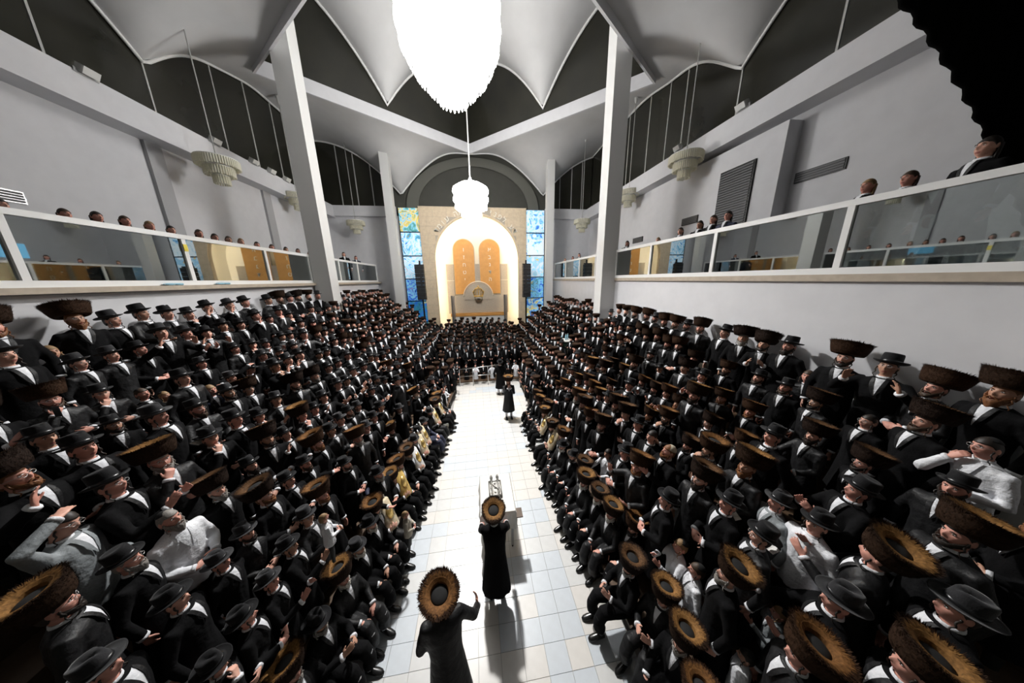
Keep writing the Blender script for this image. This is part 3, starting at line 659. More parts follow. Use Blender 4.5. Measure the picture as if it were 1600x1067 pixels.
# pose: right wrist, fingers, palm; left wrist, fingers, palm; curl; head yaw/pitch/roll degrees
POSE = {
 'down':   ((-.27, -.06, .86), (0, -.2, -1), (1, 0, 0), (.27, -.06, .86), (0, -.2, -1), (-1, 0, 0), .45, (0, -7, 0)),
 'clasp':  ((-.10, -.25, 1.04), (.9, -.3, -.1), (0, .6, -.6), (.10, -.25, 1.06), (-.9, -.3, -.2), (0, .8, -.3), .75, (8, -9, 0)),
 'clap':   ((-.11, -.36, 1.27), (.30, -.5, .9), (1, -.2, 0), (.12, -.37, 1.29), (-.35, -.7, .75), (-1, .2, 0), .22, (-8, -10, 2)),
 'raise1': ((-.27, -.33, 1.47), (.1, -.1, 1), (.5, -.85, 0), (.13, -.27, 1.06), (-.9, -.3, .1), (0, .5, .6), .25, (6, -12, -3)),
 'raise2': ((-.22, -.34, 1.44), (.2, -.3, 1), (.7, -.6, 0), (.22, -.34, 1.40), (-.2, -.3, 1), (-.7, -.6, 0), .2, (0, -12, 0)),
 'face':   ((-.09, -.17, 1.43), (.5, .3, .8), (.3, .95, 0), (.10, -.24, 1.12), (-1, -.1, 0), (0, 1, 0), .8, (-10, -2, -4)),
 'palm':   ((-.20, -.42, 1.14), (.35, -.9, .05), (.3, 0, 1), (.12, -.27, 1.02), (-.8, -.5, .1), (0, .3, .9), .4, (10, -6, 0)),
 'point':  ((-.30, -.60, 1.50), (-.1, -1, .15), (0, 0, -1), (.26, -.08, .88), (0, -.2, -1), (-1, 0, 0), .6, (0, 0, 0)),
 'overhead': ((-.12, -.12, 1.76), (.9, .1, .15), (0, .2, -1), (.13, -.27, 1.02), (-.9, -.3, .1), (0, .5, .6), .3, (-12, 8, 10)),
 'camera': ((-.11, -.30, 1.48), (.3, -.8, .5), (1, 0, 0), (.11, -.30, 1.46), (-.2, -.8, .5), (-1, 0, .3), .7, (0, 4, 0)),
 'reach':  ((-.24, -.50, 1.10), (.1, -1, -.2), (0, 0, -1), (.24, -.50, 1.10), (-.1, -1, -.2), (0, 0, -1), .5, (0, -14, 0)),
 'pray':   ((-.05, -.22, 1.40), (.15, .0, 1), (1, .2, 0), (.05, -.22, 1.40), (-.15, 0, 1), (-1, .2, 0), .4, (0, 10, 0)),
 'bow':    ((-.44, -.26, 1.00), (-.1, -.6, .8), (.8, -.2, .5), (.15, -.25, .98), (-.8, -.4, 0), (0, .4, .8), .45, (-6, -10, 0)),
 'seat':     ((-.13, -.36, 1.03), (.6, -.7, -.3), (.1, 0, -1), (.12, -.35, 1.04), (-.6, -.7, -.3), (-.1, 0, -1), .5, (0, -2, 0)),
 'seatclap': ((-.09, -.36, 1.22), (.4, -.6, .6), (1, 0, 0), (.10, -.36, 1.20), (-.4, -.6, .6), (-1, .1, 0), .3, (0, 2, 0)),
 'torah':    ((-.02, -.28, 1.16), (.9, -.2, .4), (0, 1, 0), (.20, -.26, 1.10), (-.6, -.5, .5), (-.7, .7, 0), .6, (-14, 6, -6)),
}
SEATED = ('seat', 'seatclap', 'torah')
ALIAS = {'torah_w': 'torah', 'torah_g': 'torah', 'torah_s': 'torah', 'seatchild': 'seat'}
LEAN = {'reach': .22, 'bow': .16}
def head_frame(pose, k=1.):
    y, p, r = [math.radians(q) for q in POSE[pose][7]]
    R = Matrix.Rotation(y, 4, 'Z') @ Matrix.Rotation(p, 4, 'X') @ Matrix.Rotation(r, 4, 'Y')
    return Matrix.Translation((0, .012, 1.47)) @ R @ Matrix.Translation(HC*k) @ Matrix.Scale(k, 4)
def remesh(mb, name, mats, vox, ratio, smooth=1):
    me = mb.mesh(name+'_tmp', mats); o = bpy.data.objects.new('tmp', me); COL.objects.link(o)
    r = o.modifiers.new('r', 'REMESH'); r.mode = 'VOXEL'; r.voxel_size = vox; r.use_smooth_shade = True
    if smooth: q = o.modifiers.new('s', 'SMOOTH'); q.iterations = smooth; q.factor = .5
    if ratio < 1: d = o.modifiers.new('d', 'DECIMATE'); d.ratio = ratio
    bpy.context.view_layer.update()
    out = bpy.data.meshes.new_from_object(o.evaluated_get(bpy.context.evaluated_depsgraph_get()))
    bpy.data.objects.remove(o); bpy.data.meshes.remove(me); out.name = name
    out.materials.clear()
    for m in mats: out.materials.append(M[m] if isinstance(m, str) else m)
    n = len(out.polygons); out.polygons.foreach_set('use_smooth', [True]*n)
    return out
DZ = -.45   # seated: the trunk comes down by this much
TORSO = [(.90, .150, .105), (1.00, .145, .10), (1.12, .155, .105), (1.25, .172, .11), (1.34, .178, .105), (1.40, .165, .088), (1.435, .11, .072), (1.455, .062, .060)]
COAT = [(.34, .255, .205), (.60, .225, .175), (.86, .192, .148), (.98, .180, .136), (1.12, .186, .138), (1.26, .202, .140), (1.36, .204, .128), (1.41, .185, .108), (1.445, .115, .092), (1.47, .075, .076)]
JACKET = [(.72, .205, .155)]+COAT[3:]
CACHE = {}
def lean_m(pose): return Matrix.Translation((0, 0, .9)) @ Matrix.Rotation(LEAN.get(pose, 0), 4, 'X') @ Matrix.Translation((0, 0, -.9))
def get_body(pose, kid):
    key = ('body', pose, kid)
    if key in CACHE: return CACHE[key]
    mb = MB(); p = POSE[pose]; k = 1.22 if kid else 1.0
    mb.oval(TORSO, 16)
    H_ = head_frame(pose, 1.0); Hk = head_frame(pose, k)
    mb.tube([(0, .012, 1.40), (0, .010, 1.47), (H_ @ V((0, .02, -.05)))], [.058, .052, .050], 12)
    for s, (w_, f, q) in ((-1, p[0:3]), (1, p[3:6])):
        E, W = arm_ik((s*.175, 0, 1.385), w_, (s*.8, .45, -1))
        mb.tube([(s*.10, 0, 1.37), (s*.175, 0, 1.385), (V((s*.175, 0, 1.385))+E)/2, E, (E+W)/2, W], [.05, .052, .045, .040, .034, .026], 9)
        hand_mb(mb, W, f, q, s, p[6], .98)
    Hm = Hk
    head_mb(mb, Hm @ Matrix.Scale(1/k, 4), k)
    mb.xf(lean_m(pose))
    me = remesh(mb, 'body', ['skin1', 'lip'], .0072, .42, 1)
    inv = (lean_m(pose) @ Hm).inverted(); mi = np.zeros(len(me.polygons), dtype=np.int32)
    c = np.empty(len(me.polygons)*3, dtype=np.float32); me.polygons.foreach_get('center', c); c = c.reshape(-1, 3)
    A = np.array(inv); h = c @ A[:3, :3].T+A[:3, 3]
    mi[(h[:, 1] < -.06) & (((h[:, 2]+.060)/.012)**2+(h[:, 0]/.024)**2 < 1)] = 1
    me.polygons.foreach_set('material_index', mi)
    if pose in SEATED: me.transform(Matrix.Translation((0, 0, DZ)))
    CACHE[key] = me; return me
def fold(me, amp=.006):
    n = len(me.vertices); co = np.empty(n*3, dtype=np.float32); me.vertices.foreach_get('co', co); co = co.reshape(-1, 3)
    a = np.arctan2(co[:, 0], co[:, 1]); z = co[:, 2]
    d = amp*(np.sin(a*9+z*7)*np.clip((1.0-z)*1.6, .25, 1.4)+.6*np.sin(z*38+a*3)*np.clip(z-.7, 0, .6))
    r = np.hypot(co[:, 0], co[:, 1])+1e-5; co[:, 0] += d*co[:, 0]/r; co[:, 1] += d*co[:, 1]/r
    me.vertices.foreach_set('co', co.ravel())
def get_coat(pose, kind):
    key = ('coat', pose, kind)
    if key in CACHE: return CACHE[key]
    mb = MB(); p = POSE[pose]
    if pose in SEATED:
        mb.oval([(.82, .20, .17), (.90, .205, .165)]+COAT[3:], 18)
        for s in (-1, 1):
            mb.tube([(s*.09, .04, .90), (s*.10, -.20, .93), (s*.115, -.46, .95), (s*.12, -.52, .80), (s*.12, -.50, .66)], [.115, .11, .092, .085, .095], 10)
    else: mb.oval(COAT if kind == 'long' else JACKET, 18)
    for s, w_ in ((-1, p[0]), (1, p[3])):
        E, W = arm_ik((s*.175, 0, 1.385), w_, (s*.8, .45, -1)); W2 = W+(E-W).normalized()*.015
        mb.tube([(s*.09, 0, 1.36), (s*.178, 0, 1.375), (V((s*.175, 0, 1.385))+E)/2, E, (E+W)/2, W2], [.070, .073, .062, .057, .050, .044], 10)
    mb.xf(lean_m(pose))
    me = remesh(mb, 'coat', ['black'], .019, .8, 2); fold(me)
    if pose in SEATED: me.transform(Matrix.Translation((0, 0, DZ)))
    CACHE[key] = me; return me
def coat_front(z):
    for (z0, a0, b0), (z1, a1, b1) in zip(COAT, COAT[1:]):
        if z0 <= z <= z1: t = (z-z0)/(z1-z0); return a0+(a1-a0)*t, b0+(b1-b0)*t
    return COAT[-1][1:]
def get_shirt(pose, style):
    key = ('shirt', pose, style)
    if key in CACHE: return CACHE[key]
    mb = MB(); rows = []; n = 9
    def row(z, w0, w1, off):
        a, b = coat_front(z); return [(x, -b*math.sqrt(max(.1, 1-(x/a)**2))-off, z) for x in (w0+(w1-w0)*i/n for i in range(n+1))]
    zs = [1.462-.032*i for i in range(8 if style != 'kid' else 12)]
    for i, z in enumerate(zs):
        w_ = .036*(1-i/(len(zs)-1))+.005; rows.append(row(z, -w_, w_, .012))
    mb.grid(rows, 0, close=False)
    # white collar
    mb.lathe([(.064, 1.452), (.070, 1.458), (.064, 1.492), (.058, 1.492), (.056, 1.452)], 18, 0, c=(0, .008, 0))
    # lapels in coat cloth
    for s in (-1, 1):
        L = []
        for i, z in enumerate(zs):
            w_ = .036*(1-i/(len(zs)-1))+.004; e = w_+.004+.034*math.sin(PI*(.25+.7*i/(len(zs)-1)))
            L.append(row(z, s*w_, s*e, .018))
        mb.grid(L, 1, close=False)
    mb.xf(lean_m(pose))
    if pose in SEATED: mb.xf(Matrix.Translation((0, 0, DZ)))
    me = mb.mesh('shirt', ['white', 'black2'], True); CACHE[key] = me; return me
def get_cuff(pose, s):
    key = ('cuff', pose, s)
    if key in CACHE: return CACHE[key]
    E, W = arm_ik((s*.175, 0, 1.385), POSE[pose][0 if s < 0 else 3], (s*.8, .45, -1)); d = (W-E).normalized()
    mb = MB().tube([W-d*.03, W-d*.005, W+d*.004], [.046, .046, .038], 12, 0).xf(lean_m(pose))
    if pose in SEATED: mb.xf(Matrix.Translation((0, 0, DZ)))
    CACHE[key] = mb.mesh('cuff', ['white'], True); return CACHE[key]
def get_trousers(seated, sock=False):
    key = ('trousers', seated)
    if key in CACHE: return CACHE[key]
    mb = MB()
    for s in (-1, 1):
        if seated: mb.tube([(s*.09, 0, .47), (s*.115, -.44, .49), (s*.12, -.50, .44), (s*.125, -.47, .10)], [.08, .07, .065, .045], 10)
        else: mb.tube([(s*.09, 0, .90), (s*.10, -.01, .48), (s*.10, .01, .09)], [.085, .062, .045], 10)
    me = mb.mesh('trousers', ['trouser'], True); CACHE[key] = me; return me
def get_shoe(seated, s):
    key = ('shoe', seated, s)
    if key in CACHE: return CACHE[key]
    x, y = (s*.125, -.47) if seated else (s*.10, .01)
    mb = MB().grid([[V((x+a*math.cos(2*PI*k/12), y+yy, h*.5+h*.5*math.sin(2*PI*k/12))) for k in range(12)] for yy, a, h in ((.06, .015, .05), (.055, .034, .08), (.02, .040, .10), (-.04, .044, .085), (-.11, .050, .065), (-.17, .042, .05), (-.205, .018, .035))])
    me = mb.mesh('shoe', ['shoe'], True); CACHE[key] = me; return me
# --- head-local parts
def get_eyes():
    if 'eyes' in CACHE: return CACHE['eyes']
    mb = MB()
    for s in (-1, 1): mb.ball((s*.031, -.0765, .015), (.0125, .008, .0075), 8, 6, 0); mb.ball((s*.031, -.0825, .015), (.006, .0042, .006), 8, 6, 1)
    CACHE['eyes'] = mb.mesh('eyes', ['eye', 'iris'], True); return CACHE['eyes']
def skull(t, a, e):
    d = V((math.sin(t)*math.sin(a), -math.sin(t)*math.cos(a), math.cos(t))); return V((.074*d.x, .094*d.y, .118*d.z))*e
def get_hair(kind):
    key = ('hair', kind)
    if key in CACHE: return CACHE[key]
    mb = MB(); R_ = random.Random(3); n = 28; rings = []
    for i in range(11):
        ring = []
        for j in range(n):
            a = 2*PI*j/n; fr = math.cos(a)   # 1 = front
            tmax = (1.12 if fr > .45 else 1.12+(.45-fr)*(1.1 if kind == 'short' else 1.35)); tmax = min(tmax, 2.15)
            t = .02+(tmax)*i/10; ring.append(skull(t, a, 1.055+.02*R_.random()+(.04 if kind == 'long' else 0)))
        rings.append(ring)
    rings.append([p*.96 for p in rings[-1]]); mb.grid(rings)
    for s in (-1, 1):
        mb.tube([(s*.048, -.083, .030), (s*.032, -.096, .037), (s*.016, -.093, .031)], [.003, .0052, .003], 5)   # eyebrow
        if kind == 'short':   # sidelocks
            pts = []
            for k in range(26):
                u = k/25; a = u*14; r_ = .007*(.4+u); pts.append((s*(.080+.004*u)+r_*math.cos(a), -.030+r_*math.sin(a)-.01*u, -.005-u*.145))
            mb.tube(pts, [.008*(1-.5*k/25) for k in range(26)], 6)
    if kind == 'long':
        mb.grid([[V((.088*math.cos(q)*w_, .02+.085*math.sin(q)*w_, z)) for q in (PI*1.0*k/14 for k in range(15))]+[V((.070*math.cos(q)*w_, .02+.060*math.sin(q)*w_, z)) for q in (PI*(1-k/14) for k in range(15))] for z, w_ in ((.03, 1), (-.06, 1.02), (-.14, .98), (-.22, .9), (-.29, .6))])
    me = mb.mesh('hair', ['hair_d'], True); CACHE[key] = me; return me
def get_beard(long_):
    key = ('beard', long_)
    if key in CACHE: return CACHE[key]
    mb = MB(); R_ = random.Random(9); na, nv = 30, 9; L = .30 if long_ == 2 else (.20 if long_ else .135)
    def pt(a, v, off):
        aa = abs(a)/1.45; zt = -.074+.072*aa**2.2; zb = -L+(L-.07)*aa**1.8
        z = zt+(zb-zt)*v; cx = 1-.26*min(1, max(0, -z/.118))**1.5
        if z < -.11: cx = .74*(1-.55*(-z-.11)/(L-.10+.001))
        e = 1.0+off*(1-(.25 if v > .9 else 0))*math.sin(PI*(.12+.8*v))**.5
        jit = .0035*R_.uniform(-1, 1)
        x = .076*math.sin(a)*cx*e+jit; y = -.092*math.cos(a)*e*(1 if z > -.1 else 1-.25*(-z-.1)/.1)+jit
        return V((x, y-(.006 if off > .05 else 0), z))
    out = [[pt(-1.45+2.9*i/na, j/nv, .17) for i in range(na+1)] for j in range(nv+1)]
    back = [[pt(-1.45+2.9*i/na, j/nv, -.12) for i in range(na+1)] for j in range(nv, -1, -1)]
    mb.grid([[*o] for o in out+back+[out[0]]], close=False)
    for s in (-1, 1): mb.tube([(s*.003, -.108, -.043), (s*.018, -.103, -.048), (s*.034, -.090, -.064), (s*.040, -.082, -.085)], [.0065, .008, .008, .006], 6)
    me = mb.mesh('beard', ['hair_d'], True); CACHE[key] = me; return me
def get_glasses():
    if 'glasses' in CACHE: return CACHE['glasses']
    mb = MB()
    for s in (-1, 1):
        mb.tube([(s*.032+.020*math.cos(2*PI*k/14), -.105+.004*abs(math.cos(2*PI*k/14)), .013+.016*math.sin(2*PI*k/14)) for k in range(15)], .0016, 5)
        mb.tube([(s*.053, -.100, .017), (s*.074, -.05, .016), (s*.080, .01, .010)], .0015, 5)
    mb.tube([(-.012, -.106, .015), (.012, -.106, .015)], .0016, 5)
    CACHE['glasses'] = mb.mesh('glasses', ['steel'], True); return CACHE['glasses']
def get_furhat(v):
    key = ('fur', v)
    if key in CACHE: return CACHE[key]
    R_ = random.Random(20+v); mb = MB(); H_ = .160+.014*v
    P_ = [(.090, .0), (.122, -.004), (.140, .0), (.156, .035), (.172, H_*.6), (.178, H_*.9), (.170, H_+.006), (.150, H_+.006), (.115, H_-.004), (.088, H_-.022), (.082, H_-.05), (.082, .0)]
    n = 40; rings = [[((r)*math.cos(2*PI*k/n), r*1.06*math.sin(2*PI*k/n), z) for k in range(n)] for r, z in P_]
    base = len(mb.f); mb.grid(rings, 0, cap=False)
    for i in range(base, len(mb.f)):
        rr_ = (i-base)//n
        if rr_ >= 7: mb.m[i] = 1
    def blade(p, d, w_, m):
        s = d.cross(V((p.x, p.y, 0)).cross(Z)).normalized() if False else V((-p.y, p.x, 0)).normalized()
        b = len(mb.v); mb.v += [tuple(p-s*w_), tuple(p+s*w_), tuple(p+d)]; mb.f.append((b, b+1, b+2)); mb.m.append(m)
    for k in range(1900):   # side guard hairs, combed up and out
        a = R_.uniform(0, 2*PI); z = R_.uniform(.0, H_); r = .142+.036*min(1, z/(H_*.9)); c, s = math.cos(a), math.sin(a)
        p = V((r*c, r*1.06*s, z)); d = V((c, s, 0))*R_.uniform(.010, .026)+Z*R_.uniform(.016, .045)+V((-s, c, 0))*R_.uniform(-.008, .008); blade(p, d, .0045, 0)
    for k in range(1500):   # top, radial
        a = R_.uniform(0, 2*PI); q = R_.random(); r = .092+.092*q; z = H_-.02+.028*min(1, q*2.2)-.006*q; c, s = math.cos(a), math.sin(a)
        p = V((r*c, r*1.06*s, z)); d = V((c, s, 0))*R_.uniform(.02, .035)+Z*R_.uniform(.002, .014); blade(p, d, .004, 1 if q < .62+.1*math.sin(a*5+v) else 0)
    me = mb.mesh('fur_hat', ['fur0', 'tan0']); CACHE[key] = me; return me
def get_crown(v):
    key = ('crown', v)
    if key in CACHE: return CACHE[key]
    me = MB().lathe([(.083, .0), (.083, .095), (.07, .108), (.03, .114), (.002, .116)], 20, sy=1.06).mesh('velvet_crown', ['velvet'], True); CACHE[key] = me; return me
def get_felt(v):
    key = ('felt', v)
    if key in CACHE: return CACHE[key]
    R_ = .150 if v else .142; n = 32; rings = []
    for r, z in ((.076, .004), (.110, .0), (R_-.01, .004), (R_, .010), (R_+.002, .016), (R_-.008, .012), (.112, .010), (.088, .014), (.086, .06), (.083, .118), (.076, .134), (.055, .137), (.025, .130), (.002, .128)):
        ring = []
        for k in range(n):
            a = 2*PI*k/n; zz = z
            if r > .1: zz += (.014 if v else .022)*(math.cos(a)**2)*((r-.1)/.055)
            x, y = r*math.cos(a), r*1.14*math.sin(a)
            if v == 1 and z > .1: zz -= .022*gs(x, .022)*(1 if y < .06 else .4)
            if v == 1 and .05 < z and y < -.02: x *= 1-.16*min(1, (z-.05)/.05)
            ring.append((x, y, zz))
        rings.append(ring)
    me = MB().grid(rings, cap=False).mesh('felt_hat', ['felt'], True); CACHE[key] = me; return me
def get_band():
    if 'band' in CACHE: return CACHE['band']
    CACHE['band'] = MB().lathe([(.0885, .014), (.0895, .016), (.0880, .040), (.0855, .041)], 28, sy=1.14).mesh('hat_band', ['band'], True); return CACHE['band']
def get_cap(knit=False):
    key = ('cap', knit)
    if key in CACHE: return CACHE[key]
    mx = 1.15 if knit else .85; rings = [[skull(.01+mx*i/7, 2*PI*j/20+PI, 1.10) for j in range(20)] for i in range(8)]; rings.append([p*.96 for p in rings[-1]])
    me = MB().grid(rings).mesh('skullcap', ['knit' if knit else 'velvet'], True); CACHE[key] = me; return me
def setmat(o, *ms):
    for i, m in enumerate(ms):
        if m is None: continue
        o.material_slots[i].link = 'OBJECT'; o.material_slots[i].material = M[m]
CM = {'b': 'black', 'w': 'white', 'g': 'grey', 'n': 'navy', 'l': 'cream'}
def person(label, loc, rz, s, hat, beard, coat, glasses=False, kid=False, pose='down', shoes=False, group=None, hairc=None, long_=0, seed=0, furv=None):
    R_ = random.Random(seed*77+5); pose = ALIAS.get(pose, pose); seated = pose in SEATED
    t = thing('person', label, 'person', loc, rz, group, s)
    sk = R_.choice(['skin1', 'skin1', 'skin2', 'skin2', 'skin3'])
    b = link('body', get_body(pose, kid), t); setmat(b, sk, None)
    white = coat in 'wgl'
    c = link('coat' if not white else 'shirt', get_coat(pose, 'long' if not white and not kid else 'short'), t)
    cm = CM[coat]
    if coat == 'b': cm = R_.choice(['black', 'black', 'black2'])
    setmat(c, cm)
    sh = link('shirt_front' if not white else 'collar', get_shirt(pose, 'std'), t)
    if white: setmat(sh, 'white', cm)
    for q in (-1, 1): link('cuff', get_cuff(pose, q), t)
    tr = link('trousers', get_trousers(seated), t)
    if shoes:
        for q in (-1, 1): link('shoe', get_shoe(seated, q), t)
        if R_.random() < .35: setmat(tr, 'stocking')
    hm = lean_m(pose) @ head_frame(pose, 1.22 if kid else 1.0)
    if seated: hm = Matrix.Translation((0, 0, DZ)) @ hm
    hc = {'n': 'hair_d', 'd': 'hair_d', 'r': 'hair_r', 'g': 'hair_g', 'w': 'hair_w'}[beard]
    if beard == 'd' and R_.random() < .4: hc = 'hair_n'
    if hairc: hc = hairc
    h = link('hair', get_hair('long' if hat == 'L' else 'short'), t, mx=hm); setmat(h, hc)
    link('eyes', get_eyes(), t, mx=hm)
    if beard != 'n': 
        bd = link('beard', get_beard(2 if long_ else (1 if beard in 'gw' or R_.random() < .4 else 0)), t, mx=hm); setmat(bd, hc)
    if glasses: link('glasses', get_glasses(), t, mx=hm)
    if hat == 'S':
        v = R_.randrange(2); f = R_.randrange(3) if furv is None else furv
        hx = hm @ Matrix.Translation((0, .012, .058)) @ Matrix.Rotation(math.radians(R_.uniform(-15, -7)), 4, 'X') @ Matrix.Rotation(R_.uniform(0, 6.28), 4, 'Z') @ Matrix.Scale(R_.uniform(1.0, 1.08), 4)
        o = link('fur_hat', get_furhat(v), t, mx=hx); setmat(o, 'fur%d' % f, 'tan%d' % f); link('velvet_crown', get_crown(v), o, loc=(0, 0, .02))
    elif hat == 'H':
        v = R_.randrange(2)
        hx = hm @ Matrix.Translation((0, .008, .054)) @ Matrix.Rotation(math.radians(R_.uniform(-13, -4)), 4, 'X')
        o = link('felt_hat', get_felt(v), t, mx=hx); setmat(o, R_.choice(['felt', 'felt', 'felt_g'])); link('hat_band', get_band(), o)
    elif hat in 'KN': link('skullcap', get_cap(hat == 'N'), t, mx=hm @ Matrix.Rotation(.25, 4, 'X').inverted())
    return t
# ---- labels
HATW = {'S': 'fur hat', 'H': 'black felt hat', 'K': 'black skullcap', 'B': 'bare head', 'N': 'cream crocheted cap'}
BRD = {'n': '', 'd': 'dark-bearded ', 'r': 'ginger-bearded ', 'g': 'grey-bearded ', 'w': 'white-bearded '}
PW = {'down': '', 'clasp': 'hands folded', 'clap': 'clapping', 'raise1': 'one hand raised', 'raise2': 'both hands raised', 'face': 'hand at face', 'palm': 'palm held out', 'point': 'arm pointing', 'overhead': 'arm over head', 'camera': 'holding camera', 'seat': 'seated', 'seatclap': 'seated clapping', 'torah': 'seated holding scroll'}
ORD = 'first second third fourth fifth sixth seventh eighth ninth tenth'.split()
def word(n):
    U = 'one two three four five six seven eight nine ten eleven twelve thirteen fourteen fifteen sixteen seventeen eighteen nineteen'.split()
    return U[n-1] if n < 20 else ('twenty thirty forty fifty'.split()[n//10-2]+('-'+U[n % 10-1] if n % 10 else ''))
